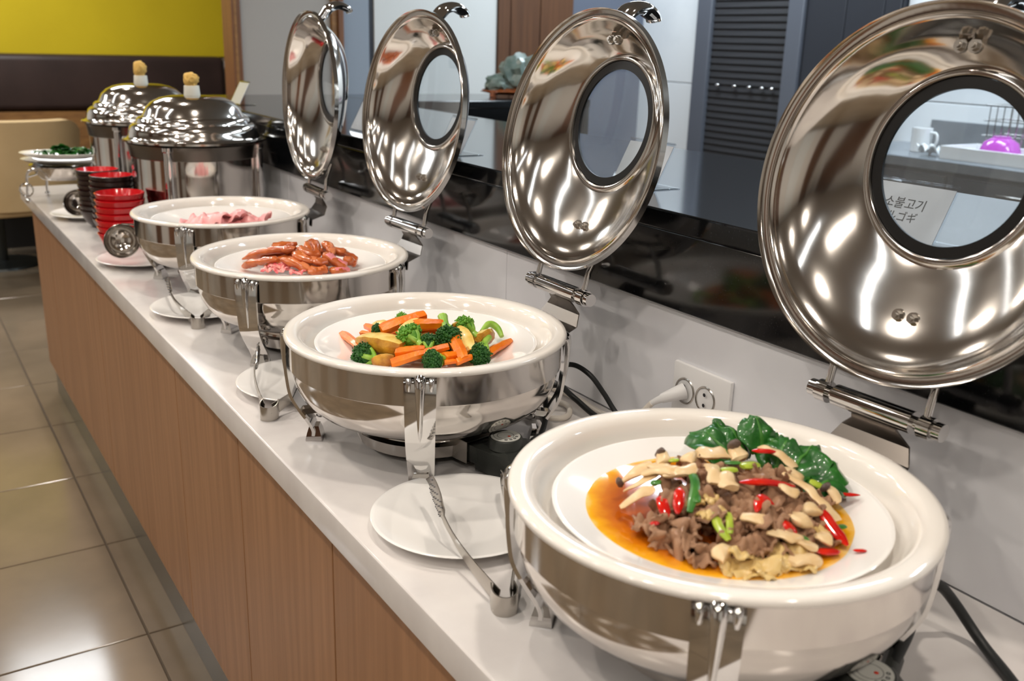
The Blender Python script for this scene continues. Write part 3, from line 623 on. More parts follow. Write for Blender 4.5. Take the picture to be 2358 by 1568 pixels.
# ------------------------------------------------------------------ wire stand with platters at the far end
st = thing('warmer_stand', 'small steel wire food stand at the far end of the buffet', 'stand', (0.11, 2.9, Z0), -0.5)
for y in (-0.085, 0.085):
    obj('side_rail', tube(smooth_path([(-0.1, y, 0.0075), (-0.098, y, 0.05), (-0.085, y, 0.11), (0, y, 0.116), (0.085, y, 0.11), (0.098, y, 0.05), (0.1, y, 0.0075)], 5), 0.0042, 10), 'chrome', st)
    for x in (-0.1, 0.1): obj('ball_foot', sphere((x, y, 0.009), 0.009, 2), 'chrome', st)
for x in (-0.09, 0.09): obj('cross_rail', cyl((x, -0.085, 0.09), (x, 0.085, 0.09), 0.0038, 10), 'chrome', st)
obj('scroll', tube([(-0.1 + 0.022 * math.cos(a), -0.088, 0.045 + 0.022 * math.sin(a)) for a in [2 * PI * i / 20 for i in range(21)]], 0.003, 8), 'chrome', st)
obj('steel_pan', lathe([(0.0, 0.075), (0.075, 0.076), (0.092, 0.094), (0.105, 0.120), (0.112, 0.1215), (0.112, 0.1235), (0.101, 0.1235), (0.088, 0.098), (0.0, 0.079)], 48), 'steel', st)
pt = mesh('platter', [(p.x * 1.0, p.y * 0.62, p.z) for p in lathe([(0.0, 0.004), (0.085, 0.004), (0.125, 0.014), (0.14, 0.02), (0.142, 0.019), (0.125, 0.011), (0.09, 0.0), (0.0, 0.0)], 56)[0]] and (([Vector((p.x, p.y * 0.62, p.z)) for p in lathe([(0.0, 0.004), (0.085, 0.004), (0.125, 0.014), (0.14, 0.02), (0.142, 0.019), (0.125, 0.011), (0.09, 0.0), (0.0, 0.0)], 56)[0]]), lathe([(0.0, 0.004)] * 8, 56)[1]), 'china', 60)
tag(ob('oval_platter', pt, None, (0.11, 2.9, Z0 + 0.1235), (0, 0, -0.5)), 'white oval platter resting on the wire food stand', 'platter')
tag(ob('oval_platter', pt, None, (0.11, 2.9, Z0 + 0.1455), (0, 0, -0.42)), 'white oval platter of green leaves stacked above another platter', 'platter')
def small_leaf(s):
    def fn(u, v):
        w = 0.022 * math.sin(PI * min(1, u * 0.95 + 0.05)) ** 0.7
        p = Vector((u, v, s * 1.7))
        return ((u - 0.5) * 0.065, (v - 0.5) * 2 * w, 0.012 * math.sin(u * 3) + 0.008 * noise.noise(p * 4) + 0.006 * abs(v - 0.5))
    return mesh('salad_leaf', sheet(fn, 8, 6, 0.0012), 'leaf', 60)
sl_me = [small_leaf(q) for q in range(3)]
for q in range(16):
    a = rnd.uniform(0, 2 * PI); r = rnd.uniform(0.0, 0.06)
    tag(ob('salad_leaf', sl_me[q % 3], None, (0.11 + r * math.cos(a) * 1.2, 2.9 + r * math.sin(a) * 0.6, Z0 + 0.155 + 0.022 * (1 - r / 0.06) * rnd.random()), (rnd.uniform(-0.5, 0.5), rnd.uniform(-0.5, 0.5), rnd.uniform(0, 6.3))), 'dark green salad leaf heaped on the far oval platter', 'leaf', 'salad leaves on the far platter')

# ================================================================== FOOD
def loc_of(k): x, y = DISH[k][:2]; return Vector((x, y, Z0))
def mm(p): return Vector((p[0], p[1], p[2])) / 1000
def put(name, g, m, base, label, cat, group=None, angle=45):
    c = Vector((0, 0, 0))
    for p in g[0]: c += Vector(p)
    c /= len(g[0])
    o = obj(name, ([Vector(p) - c for p in g[0]], g[1]), m, None, base + c, angle=angle)
    return tag(o, label, cat, group)
def stick(a, b, w, seed, taper=0.25, seg=6, flat=0.85):
    """irregular cut stick with chamfered, slightly slanted ends"""
    r = random.Random(seed); n = 8; d = b - a; L = d.length; d = d / L
    a = a - d * w * 0.3; b = b + d * w * 0.3
    side = d.cross(Vector((0, 0, 1))).normalized(); up = side.cross(d)
    offs = [(math.cos(t + 0.3) * r.uniform(0.85, 1.1), math.sin(t + 0.3) * r.uniform(0.85, 1.1) * flat) for t in [2 * PI * j / seg for j in range(seg)]]
    sl = r.uniform(-0.5, 0.5); rings = []
    for i in range(n + 1):
        t = i / n; k = (1 - taper * t) * (1 if 0 < i < n else 0.86); p = a.lerp(b, t) + up * 0.0012 * math.sin(t * PI) * r.uniform(0.5, 1)
        rings.append([p + side * (x * w / 2 * k) + up * (y * w / 2 * k) + d * (sl * x * w * 0.4 if i in (0, n) else 0) + Vector((r.uniform(-1, 1), r.uniform(-1, 1), r.uniform(-1, 1))) * w * 0.018 for x, y in offs])
    return loft(rings)
def wedge(a, b, w, seed, flat=0.7):
    r = random.Random(seed); n = 10; d = (b - a); L = d.length; d /= L
    side = d.cross(Vector((0, 0, 1))).normalized(); up = side.cross(d); rings = []
    prof = [(-1, 0.55), (-0.5, 0.7), (0.2, 0.72), (0.9, 0.6), (1.0, 0.2), (0.75, -0.4), (0.2, -0.75), (-0.4, -0.72), (-0.95, -0.3)]
    rot = r.uniform(-0.5, 0.5)
    for i in range(n + 1):
        t = i / n; k = (max(0.0, math.sin(PI * (t * 0.86 + 0.07)))) ** 0.45; p = a.lerp(b, t)
        rings.append([p + side * ((x * math.cos(rot) - y * math.sin(rot)) * w / 2 * k) + up * ((x * math.sin(rot) + y * math.cos(rot)) * w / 2 * k * flat * 1.25) + Vector((r.uniform(-1, 1), r.uniform(-1, 1), r.uniform(-1, 1))) * w * 0.015 for x, y in prof])
    return loft(rings)
def two_tone(o, m2, fn):
    o.data.materials.append(MATS[m2])
    for p in o.data.polygons:
        if fn(p): p.material_index = 1
def floret(base, root, head, R, seed, young=False, label='', group=''):
    r = random.Random(seed); ax = (head - root); ax = ax.normalized() if ax.length > 1e-4 else Vector((0, 0, 1))
    t = thing('broccoli_floret', label, 'broccoli', base + head, 0, group)
    gs = []
    q = ax.to_track_quat('Z', 'Y').to_matrix()
    n = 120
    for i in range(n):
        z = 1 - 1.28 * (i + 0.5) / n; ph = i * 2.39996; s = math.sqrt(max(0, 1 - z * z))
        dv = Vector((s * math.cos(ph), s * math.sin(ph), z)) * R * r.uniform(0.74, 0.98)
        gs.append(sphere(q @ dv, R * r.uniform(0.13, 0.20), 1, nz=0.3, nf=3, seed=seed + i))
        for w in range(2):
            e = dv * 1.1 + Vector((r.uniform(-1, 1), r.uniform(-1, 1), r.uniform(-1, 1))) * R * 0.14
            gs.append(sphere(q @ e, R * r.uniform(0.055, 0.085), 1))
    gs.append(sphere((0, 0, 0), R * 0.8, 2))
    obj('floret_head', join(*gs), 'broc_young' if young else 'broc_head', t, angle=60)
    rp = root - head; L = max(rp.length, R * 1.3); rp = -ax * L
    st = [tube(smooth_path([rp, rp * 0.6 + Vector((0, 0, 0.001)), -ax * R * 0.2], 4), lambda u: R * (0.42 - 0.1 * math.sin(PI * u)), 9, 0.85)]
    for j in range(4):
        a = j * 1.57 + r.random(); e = q @ (Vector((math.cos(a), math.sin(a), -0.25)) * R * 0.72)
        st.append(tube(smooth_path([rp * 0.62, (rp * 0.4 + e * 0.5), e], 4), lambda u: R * (0.24 - 0.04 * u), 7))
    obj('floret_stem', join(*st), 'broc_stem', t, angle=60)
def crumple(size, seed, fold=3.0, amp=0.35, nz=0.35, asp=0.7, curl=0.0, nu=16, nv=12, thick=0.0013, ragged=0.12):
    s = Vector((seed * 3.7, seed * 1.9, seed * 0.7))
    def fn(u, v):
        a, b = (u - 0.5) * 2, (v - 0.5) * 2
        k = 1 - 0.25 * a * a * b * b
        edge = 1 + ragged * noise.noise(Vector((a * 2.1, b * 2.1, 0)) + s) * 2 * max(abs(a), abs(b)) ** 3
        p = Vector((a, b, 0)) * 1.6 + s
        dx = noise.noise(p + Vector((9, 0, 0))); dy = noise.noise(p + Vector((0, 9, 0))); dz = noise.noise(p * 1.3 + Vector((0, 0, 9)))
        fz = amp * math.sin(fold * (a + 0.35 * dx) + seed) + 0.5 * amp * math.sin(fold * 1.7 * (b + 0.5 * dy) + seed * 2)
        x = a * 0.78 * k * edge + nz * 0.6 * dx; y = b * asp * k * edge + nz * 0.6 * dy; z = fz * 0.6 + nz * dz - curl * (a * a + b * b) * 0.5
        return (x * size, y * size, z * size)
    return sheet(fn, nu, nv, thick)

# ---- vegetables (dish B)
VEG = [('carrot', [[-89, 97, 151], [-101, 12, 157]], 9), ('carrot', [[-61, 75, 166], [-70, 25, 172]], 8), ('carrot', [[-60, 13, 178], [-5, 9, 191]], 15), ('carrot', [[-21, -12, 186], [6, -24, 187]], 13),
       ('carrot', [[-69, -55, 164], [-44, -68, 168]], 12), ('carrot', [[-82, -62, 153], [-13, -79, 169]], 11), ('carrot', [[7, -68, 175], [5, -96, 160]], 15), ('carrot', [[-21, -98, 154], [-5, -101, 154]], 7),
       ('carrot', [[-3, -101, 154], [15, -99, 156]], 9), ('carrot', [[58, -82, 152], [114, -46, 150]], 10), ('carrot', [[-17, -91, 160], [-2, -92, 160]], 10), ('carrot', [[-73, 62, 160], [-72, 28, 166]], 7),
       ('carrot', [[-40, 40, 160], [10, 30, 160]], 12), ('carrot', [[20, 10, 166], [60, 10, 160]], 12), ('carrot', [[-70, -20, 152], [-20, -40, 154]], 12), ('carrot', [[0, -50, 158], [40, -50, 158]], 12), ('carrot', [[-20, 0, 172], [30, -10, 172]], 12),
       ('potato', [[-94, 27, 161], [-62, -50, 168]], 27), ('potato', [[-51, 71, 168], [-52, 23, 176]], 13), ('potato', [[-53, -21, 178], [-13, 4, 188]], 13), ('potato', [[-104, -38, 150], [-79, -57, 156]], 16),
       ('potato', [[27, -45, 182], [22, -92, 162]], 16), ('potato', [[54, -58, 168], [88, -36, 158]], 20), ('potato', [[28, -29, 183], [40, -28, 182]], 8), ('potato', [[-30, 30, 152], [30, 40, 152]], 24), ('potato', [[-30, -30, 158], [10, -20, 160]], 24), ('potato', [[40, -20, 155], [75, 0, 152]], 22),
       ('broccoli', [[-41, -59, 173], [-47, -41, 178]], 15), ('broccoli', [[-92, -38, 150], [-105, -14, 152]], 14), ('broccoli', [[21, -10, 192], [4, -58, 176]], 15), ('broccoli', [[-38, -78, 164], [-30, -64, 173]], 11), ('broccoli', [[56, -52, 168], [46, -33, 180]], 12),
       ('broccoli', [[-16, -90, 158], [-36, -91, 157]], 12), ('broccoli', [[70, -58, 166], [34, -94, 156]], 13), ('broccoli', [[-56, 29, 174], [-67, 24, 175]], 7), ('broccoli', [[-10, 50, 170], [-20, 40, 180]], 8)]
bB = loc_of('B')
VL = {0: 'carrot stick lying apart on the plate beside the big potato wedge', 2: 'thick carrot stick lying on top of the vegetable pile', 3: 'short thick carrot chunk beside the topmost carrot stick', 5: 'long carrot stick between the big potato wedge and the round broccoli heads', 6: 'broad carrot chunk standing against the upright potato wedge', 9: 'carrot stick reaching out past the long broccoli stem',
      17: 'large browned potato wedge with a pale top', 18: 'potato wedge behind the topmost carrot stick', 19: 'slim potato wedge tucked under the topmost carrot stick', 20: 'small browned potato corner beside a dark broccoli head', 21: 'upright potato wedge leaning on a carrot chunk', 22: 'chunky toasted potato piece by the curved broccoli stalk',
      27: 'round broccoli head resting on the large potato wedge', 28: 'dark broccoli floret at the plate edge below the large potato wedge', 29: 'upturned broccoli floret with its thick pale stem pointing up', 30: 'small broccoli floret beneath the upturned one', 31: 'broccoli floret beside the toasted potato piece', 32: 'broccoli floret under the end of the long carrot stick', 33: 'broccoli floret with a long pale stem by the outlying carrot', 34: 'tiny dark broccoli crumb beside the topmost carrot', 35: 'small broccoli floret at the back of the pile, nearest the lid'}
for i, (kind, pts, w) in enumerate(VEG):
    a, b = mm(pts[0]), mm(pts[-1])
    if kind == 'carrot': put('carrot_stick', stick(a, b, w / 1000 * 1.65, i), 'carrot', bB, VL.get(i, 'short carrot piece tucked into the vegetable pile'), 'carrot', 'carrot sticks in the vegetable dish', 30)
    elif kind == 'potato':
        o = put('potato_wedge', wedge(a, b, w / 1000 * 1.4, i, 0.9), 'potato_skin', bB, VL.get(i, 'potato piece buried in the vegetable pile'), 'potato', 'potato wedges in the vegetable dish', 38)
        two_tone(o, 'potato_flesh', lambda p: p.normal.z > 0.62)
    else: floret(bB, a, b, w / 1000 * 1.25, i + 10, i % 4 == 3, VL.get(i, 'green broccoli floret in the vegetable dish'), 'broccoli florets in the vegetable dish')
put('broccoli_stalk', tube(smooth_path([mm((81, -22, 164)), mm((101, -10, 170)), mm((112, -16, 164)), mm((112, -30, 154))], 5), lambda t: 0.0035 + 0.002 * math.sin(PI * t), 9), 'broc_stem', bB, 'curved pale green broccoli stalk in the vegetable dish', 'broccoli')

# ---- sausages (dish C)
SAU = [('s', [[-84, 95, 154], [-46, 46, 177], [-18, -13, 188]], 11), ('s', [[-46, 45, 183], [2, 29, 188]], 11), ('s', [[-25, -26, 186], [-13, -57, 178], [18, -67, 173]], 11), ('s', [[-9, -12, 190], [-1, -42, 184], [22, -43, 183]], 11),
       ('s', [[3, -33, 186], [16, 2, 193], [30, 10, 192], [20, -34, 185]], 8), ('s', [[48, 12, 189], [56, 0, 184], [52, -28, 177]], 10), ('s', [[62, -4, 178], [92, -7, 167], [109, -14, 152]], 12), ('s', [[-101, 47, 150], [-84, 13, 164], [-58, -31, 175]], 11),
       ('s', [[-50, -34, 177], [-36, -60, 172], [-17, -82, 163]], 11), ('s', [[-8, -71, 172], [26, -67, 172]], 10), ('p', [[27, -46, 181], [41, -60, 171], [62, -76, 156]], 12), ('s', [[-21, -88, 160], [18, -86, 162]], 11), ('p', [[20, -90, 158], [66, -76, 154]], 10),
       ('s', [[70, -40, 165], [85, -40, 160], [95, -45, 153]], 11), ('s', [[-60, 60, 158], [-10, 50, 165], [40, 40, 160]], 12), ('s', [[-70, 20, 155], [-20, 10, 165], [30, 0, 165]], 13), ('s', [[-20, -30, 160], [30, -30, 162], [70, -20, 158]], 13), ('s', [[20, 30, 172], [50, 25, 170], [75, 10, 164]], 11)]
bC = loc_of('C')
for i, (kind, pts, w) in enumerate(SAU):
    P3 = smooth_path([mm(p) for p in pts], 7); r = random.Random(i)
    g = tube(P3, lambda t, w=w: w / 1000 * 1.15 * (0.35 + 0.65 * min(1, 7 * min(t, 1 - t)) ** 0.5) * (1 + 0.10 * math.sin(9 * t + w)), 16, 0.6, rot=r.random())
    g = ([Vector(p) + Vector((noise.noise(Vector(p) * 70 + Vector((i, 0, 0))), noise.noise(Vector(p) * 70 + Vector((0, i, 5))), noise.noise(Vector(p) * 90 + Vector((3, 0, i))))) * 0.0035 for p in g[0]], g[1])
    o = put('sausage_slice', g, 'sausage', bC, 'glossy browned sausage piece in the sausage dish' if kind == 's' else 'browned sausage piece with a pale pink cut side', 'sausage', 'sausage pieces in the sausage dish' if kind == 's' else 'cut sausage pieces in the sausage dish')
    cz = o.location.z
    if kind == 'p' or i % 3 == 2: two_tone(o, 'sausage_cut' if kind == 's' else 'ham', lambda p: p.normal.x * 0.4 - p.normal.y * 0.5 + p.normal.z * 0.75 > 0.86)
for i, (x, y, z, s) in enumerate(((-81, -36, 160, 20), (-60, -58, 164, 22), (-40, -80, 160, 19), (-64, -40, 166, 18))):
    o = obj('bacon_slice', crumple(s / 1000, i + 3, 3.4, 0.22, 0.3, 0.6), 'bacon', None, bC + mm((x, y, z)), (rnd.uniform(-0.2, 0.2), rnd.uniform(-0.2, 0.2), rnd.uniform(0, 3)), 60)
    tag(o, 'crumpled pink bacon slice among the browned sausages', 'bacon', 'bacon slices in the sausage dish')
# ---- ham (dish D)
bD = loc_of('D')
for i, (x, y, z, s) in enumerate(((-63, -38, 162, 30), (-28, -55, 168, 36), (10, -62, 167, 32), (68, -38, 161, 36), (-85, -24, 158, 24), (-9, -76, 160, 28), (40, -68, 160, 26), (-20, -10, 160, 36), (30, -20, 162, 36))):
    o = obj('ham_slice', crumple(s / 1000 * 1.2, i + 20, 1.9, 0.45, 0.22, 0.75, 0.3, nu=24, nv=18, thick=0.0016, ragged=0.08), 'ham_pale', None, bD + mm((x, y, z)), (rnd.uniform(-0.3, 0.3), rnd.uniform(-0.3, 0.3), rnd.uniform(0, 3)), 60)
    tag(o, 'folded pale pink ham slice in the far chafing dish', 'ham', 'ham slices in the far chafing dish')

# ---- beef and mushroom stir fry (dish A)
bA = loc_of('A')
def sauce_geo():
    seg = 96; rr = [1e-5, 0.03, 0.06, 0.09, 0.11, 0.12, 0.127, 0.1315]; rings = []
    for r in rr:
        ring_ = []
        for j in range(seg):
            a = 2 * PI * j / seg; k = r * (1 + (0.018 * math.sin(3 * a + 1) + 0.012 * math.sin(7 * a)) * (r / 0.125))
            ring_.append((k * math.cos(a), k * math.sin(a), -0.0006 * (r / 0.1255) ** 6))
        rings.append(ring_)
    g = loft(rings, False, False)
    return g
tag(obj('sauce', sauce_geo(), 'sauce', None, bA + Vector((-0.003, 0.0, 0.1494)), angle=60), 'orange brown oily sauce pooled around the beef stir fry', 'sauce')
BEEF = [(-4, 35, 183, 16), (-62, -1, 176, 14), (-17, 6, 185, 11), (-92, -2, 162, 16), (-90, -24, 161, 20), (-84, -39, 162, 21), (-80, -52, 160, 19), (-42, -31, 179, 17), (-33, -9, 183, 11), (18, -21, 184, 18), (58, -3, 177, 18), (52, -24, 178, 18), (30, -59, 175, 20),
        (-19, -58, 176, 18), (-14, -75, 171, 20), (4, -69, 174, 16), (-44, -76, 166, 18), (-32, -84, 165, 18), (36, -99, 157, 15), (1, -89, 166, 15), (-9, -42, 181, 12), (78, -55, 163, 15), (-86, -66, 156, 15), (29, -85, 165, 15), (-41, -47, 176, 14), (-50, -65, 168, 14),
        (0, 10, 172, 26), (-30, 20, 168, 26), (-50, 10, 164, 24), (30, 20, 168, 26), (40, -40, 165, 26), (0, -40, 168, 28), (-40, -40, 165, 26), (60, -10, 165, 24), (20, -70, 162, 24), (-20, -70, 162, 24), (70, -40, 158, 20), (-70, -30, 158, 22), (10, 45, 168, 22), (45, -75, 158, 20), (-20, -95, 155, 18), (20, -95, 155, 18), (-60, -70, 155, 18)]
beef_me = [mesh('beef_slice', crumple(1.0, q + 40, 5.2, 0.36, 0.42, 0.75, nu=26, nv=20, thick=0.10, ragged=0.2), 'beef', 65) for q in range(6)]
for i, (x, y, z, s) in enumerate(BEEF):
    o = ob('beef_slice', beef_me[i % 6], None, bA + mm((x, y, z - 2)), (rnd.uniform(-0.7, 0.7), rnd.uniform(-0.7, 0.7), rnd.uniform(0, 6.3)))
    q = s / 1000 * 1.12; o.scale = (q, q, q)
    tag(o, 'ruffled brown beef slice in the stir fry', 'beef', 'beef slices in the stir fry')
MUSH = [([(-60, 44, 178), (-48, 30, 184), (-40, 16, 187)], 9, 0), ([(-20, 40, 188), (-8, 28, 190)], 11, 0), ([(24, -50, 184), (34, -66, 178)], 10, 0), ([(-30, -88, 168), (-14, -98, 164), (0, -100, 162)], 9, 0), ([(66, -18, 178), (78, -34, 172)], 11, 0), ([(20, -104, 158), (32, -108, 155)], 11, 0), ([(-24, 62, 186), (-27, 50, 178)], 10, 1), ([(-77, 65, 159), (-53, 65, 169), (-37, 58, 175)], 8, 1), ([(-79, 48, 163), (-67, 39, 172), (-50, 36, 178)], 7, 0), ([(-96, 31, 157), (-82, 25, 168), (-66, 19, 175)], 8, 0), ([(-35, 58, 176), (-42, 22, 183), (-22, 13, 187)], 13, 0), ([(-3, 14, 188), (-13, -6, 188), (-26, -19, 185)], 9, 0),
        ([(-5, -11, 188), (-19, -34, 184)], 11, 0), ([(74, 25, 184), (88, 10, 182), (92, -10, 172)], 9, 0), ([(60, -28, 180), (61, -63, 172), (64, -92, 156)], 7, 0), ([(44, 30, 192), (40, 14, 182)], 13, 1), ([(89, -50, 170), (98, -66, 156)], 8, 1), ([(-14, -92, 165), (-4, -102, 160), (8, -112, 153)], 8, 0), ([(8, -84, 168), (24, -86, 167)], 14, 0), ([(43, -68, 170), (40, -83, 166)], 11, 0),
        ([(-35, -61, 175), (-21, -77, 171)], 11, 0), ([(-74, -73, 157), (-69, -85, 154)], 15, 0), ([(6, 36, 186), (34, 26, 185)], 13, 0), ([(-26, -116, 152), (2, -121, 150)], 13, 0)]
for i, (pts, w, cap) in enumerate(MUSH):
    P3 = smooth_path([mm((p[0], p[1], p[2] + 6)) for p in pts], 8); L = sum((P3[j + 1] - P3[j]).length for j in range(len(P3) - 1))
    fr = 0.28 if cap else 0.0; nC = int(len(P3) * fr)
    wf_ = lambda t, w=w: w / 1000 * 0.88 * (0.75 + 0.4 * t) * (0.5 + 0.5 * min(1, 6 * min(t + 0.02, 1.02 - t)) ** 0.6)
    warp = lambda g, i=i: ([Vector(p) + Vector((noise.noise(Vector(p) * 60 + Vector((i, 0, 0))), noise.noise(Vector(p) * 60 + Vector((0, i, 4))), 0.8 * noise.noise(Vector(p) * 75 + Vector((2, 0, i))))) * 0.0042 for p in g[0]], g[1])
    lab = 'pale sliced king oyster mushroom in the beef stir fry' if not cap else 'sliced mushroom with a dark cap in the beef stir fry'
    if cap:
        t = thing('mushroom_slice', lab, 'mushroom', bA, 0, 'capped mushroom slices in the stir fry')
        obj('stalk', warp(tube(P3[max(nC - 1, 0):], wf_, 14, 0.5)), 'mushroom', t)
        c = P3[0].lerp(P3[nC], 0.5); d = (P3[nC] - P3[0]).normalized()
        obj('cap', xf(sphere((0, 0, 0), w / 1000 * 0.78, 3, (1, 0.62, 0.55), 0.2, 2, i), Matrix.Translation(c) @ d.to_track_quat('Z', 'X').to_matrix().to_4x4()), 'mushroom_cap', t)
    else: put('mushroom_slice', warp(tube(P3, wf_, 14, 0.38, rot=0.2)), 'mushroom', bA, lab, 'mushroom', 'mushroom slices in the stir fry')
PEP = [([(-5, -29, 189), (21, -38, 187), (50, -48, 180)], 8), ([(62, 20, 188), (84, 8, 187)], 6), ([(92, -46, 166), (112, -54, 160), (132, -62, 157)], 5), ([(54, -76, 170), (49, -96, 160), (47, -117, 151)], 8), ([(10, -113, 153), (34, -119, 150)], 7), ([(-54, -2, 184), (-64, -12, 181), (-76, -24, 172)], 6.5), ([(-70, 6, 176), (-78, -6, 174), (-84, -20, 168)], 7), ([(-19, -65, 178), (-2, -55, 184), (5, -64, 179)], 6), ([(-2, -80, 173), (0, -97, 165)], 7),
       ([(-50, 46, 179), (-47, 36, 182)], 5), ([(44, -125, 151), (53, -133, 152)], 3.2), ([(-98, -12, 163), (-90, -18, 165)], 6)]
for i, (pts, w) in enumerate(PEP):
    P3 = smooth_path([mm(p) for p in pts], 7)
    put('pepper_strip', tube([p + Vector((0, 0, 0.003)) for p in P3], lambda t, w=w: w / 1000 * 0.8 * (0.25 + 0.75 * min(1, 4 * min(t, 1 - t)) ** 0.7), 10, 0.42, rot=0.5 * (i % 3)), 'pepper', bA, 'shiny red pepper strip in the beef stir fry', 'pepper', 'red pepper strips in the stir fry')
SCA = [([(-28, 13, 190), (-43, -10, 187), (-68, -31, 175)], 7, 0), ([(-3, -2, 190), (12, -9, 190)], 8, 1), ([(23, -5, 189), (44, -5, 187)], 11, 1), ([(-23, 50, 184), (-16, 42, 186)], 6, 1), ([(-49, -18, 183), (-57, -27, 180)], 7, 0), ([(-63, 29, 178), (-57, 21, 180)], 8, 0), ([(-53, -48, 178), (-59, -59, 172), (-60, -74, 165)], 7, 1), ([(-42, -54, 178), (-56, -71, 169)], 5, 1),
       ([(24, 34, 190), (30, 20, 186)], 5, 1), ([(94, -30, 168), (100, -42, 164)], 9, 1), ([(16, 12, 188), (30, 4, 188)], 6, 0), ([(1, -100, 163), (9, -102, 161)], 8, 0), ([(60, -96, 156), (71, -94, 154)], 6, 0)]
for i, (pts, w, pale) in enumerate(SCA):
    P3 = smooth_path([mm(p) for p in pts], 6)
    put('scallion_piece', tube([p + Vector((0, 0, 0.003)) for p in P3], lambda t, w=w: w / 1000 * 0.65 * (0.6 + 0.4 * min(1, 5 * min(t, 1 - t))), 10, 0.4, rot=0.4 * i), 'scallion_pale' if pale else 'scallion', bA, 'yellow green scallion piece in the beef stir fry' if pale else 'dark green scallion piece in the beef stir fry', 'scallion', 'pale scallion pieces in the stir fry' if pale else 'green scallion pieces in the stir fry')
CAB = [(-56, -40, 176, 16), (-53, -21, 180, 11), (-54, -84, 160, 22), (-49, -97, 156, 26), (-44, -106, 153, 24), (-69, -88, 154, 17), (-25, -103, 158, 20), (-9, -104, 159, 18), (35, -92, 162, 13), (-9, -115, 153, 20), (-42, -50, 177, 13), (-37, -26, 183, 11), (-59, -102, 152, 18), (-25, -112, 154, 16)]
for i, (x, y, z, s) in enumerate(CAB):
    o = obj('cabbage_piece', crumple(s / 1000 * 1.05, i + 70, 2.2, 0.22, 0.2, 0.5, 0.15, nu=20, nv=14, thick=0.0022, ragged=0.08), 'cabbage', None, bA + mm((x, y, z)), (rnd.uniform(-0.35, 0.35), rnd.uniform(-0.35, 0.35), rnd.uniform(0, 6.3)), 60)
    tag(o, 'soft pale cabbage piece in the beef stir fry', 'cabbage', 'cabbage pieces in the stir fry')
def choy(label, root, tip, w, seed, lift):
    a, b = mm(root), mm(tip); d = b - a; L = d.length; d /= L; sd = d.cross(Vector((0, 0, 1))).normalized(); up = sd.cross(d)
    def fn(u, v):
        s_ = (v - 0.5) * 2; wd = w * (max(0.0, math.sin(PI * min(1, u * 0.9 + 0.08)))) ** 0.55
        ruf = 0.10 * w * math.sin(9 * u + 4 * s_ + seed) * abs(s_) + 0.35 * w * noise.noise(Vector((u * 3, s_ * 1.6, seed * 2.3)))
        return a + d * (u * L + 0.06 * w * math.sin(7 * s_ + seed)) + sd * (s_ * wd) + up * (lift * math.sin(PI * u * 0.85) - 0.32 * w * s_ * s_ + ruf)
    t = thing('bok_choy_leaf', label, 'leaf', bA, 0, 'bok choy leaves at the back of the stir fry')
    obj('blade', sheet(fn, 18, 14, 0.0011), 'leaf', t, angle=70)
    obj('midrib', tube([Vector(fn(i / 10 * 0.9, 0.5)) + up * 0.0006 for i in range(11)], lambda q: 0.0028 * (1 - 0.75 * q), 8, 0.6), 'leaf_rib', t)
GL = 'glossy dark green bok choy leaf behind the beef stir fry'
choy(GL, (56, 36, 172), (48, 96, 176), 0.026, 1, 0.016); choy(GL, (82, 48, 170), (80, 96, 186), 0.030, 2, 0.012); choy(GL, (96, 34, 178), (104, 66, 202), 0.022, 3, 0.010); choy(GL, (100, 30, 170), (124, 40, 186), 0.022, 4, 0.010)
choy(GL, (88, 10, 170), (122, 22, 184), 0.028, 5, 0.010); choy(GL, (92, -8, 172), (142, 4, 178), 0.030, 6, 0.012); choy(GL, (98, -24, 168), (146, -18, 168), 0.028, 7, 0.012); choy(GL, (90, -38, 164), (130, -38, 160), 0.022, 8, 0.008)

# ================================================================== BACKGROUND THINGS
orn = thing('stone_ornament', 'pale green stone ornament on a carved brown wooden base', 'ornament', (1.885, 2.745, Z0 + LZ1), -0.25); orn.scale = (0.88, 0.88, 0.88)
obj('stone', join(sphere((0.0, 0, 0.105), 0.085, 3, (0.95, 0.6, 1.15), 0.55, 2.2, 2), sphere((-0.10, 0, 0.06), 0.062, 3, (1.1, 0.7, 0.75), 0.5, 2.4, 5), sphere((0.09, 0.0, 0.075), 0.075, 3, (1, 0.7, 0.95), 0.5, 2.1, 8)), 'jade', orn, angle=30)
obj('wooden_base', join(sphere((0, 0, 0.025), 0.17, 3, (1.02, 0.42, 0.10), 0.35, 4, 3), *[tube([(x, y, 0.03), (x * 1.05, y * 1.05, 0.0)], 0.016, 10) for x, y in ((-0.13, -0.03), (0.13, -0.03), (-0.11, 0.04), (0.11, 0.04))]), 'jade_base', orn)
# kitchen back counter
kc = thing('kitchen_counter', 'dark grey kitchen back counter with drawers', 'counter', (0, 0, 0))
KT = Z0 + 0.185
obj('top_slab', box2(3.0, XK - 0.022, -2.5, 2.08, KT - 0.04, KT, 0.003, 1), 'stone_slab', kc)
obj('cabinet_body', box2(3.03, XK - 0.022, -2.5, 2.06, 0.0, KT - 0.041), 'cab_grey', kc, angle=0)
for q in range(7):
    y0 = 2.05 - 0.62 * q
    for z0, z1 in ((0.12, 0.42), (0.43, 0.68), (0.69, KT - 0.06)):
        dr = obj('drawer', box2(3.012, 3.03, y0 - 0.6, y0 - 0.01, z0, z1, 0.002, 1), 'cab_grey', kc, angle=30)
        obj('drawer_handle', box2(2.998, 3.012, y0 - 0.42, y0 - 0.2, z1 - 0.05, z1 - 0.035, 0.003, 1), 'steel_brushed', dr)
obj('upstand', box2(XK - 0.04, XK - 0.022, -2.5, 1.92, KT, KT + 0.11, 0.002, 1), 'stone_slab', kc)
mg = thing('mug', 'white mug standing on the kitchen back counter', 'mug', (3.22, 1.72, KT))
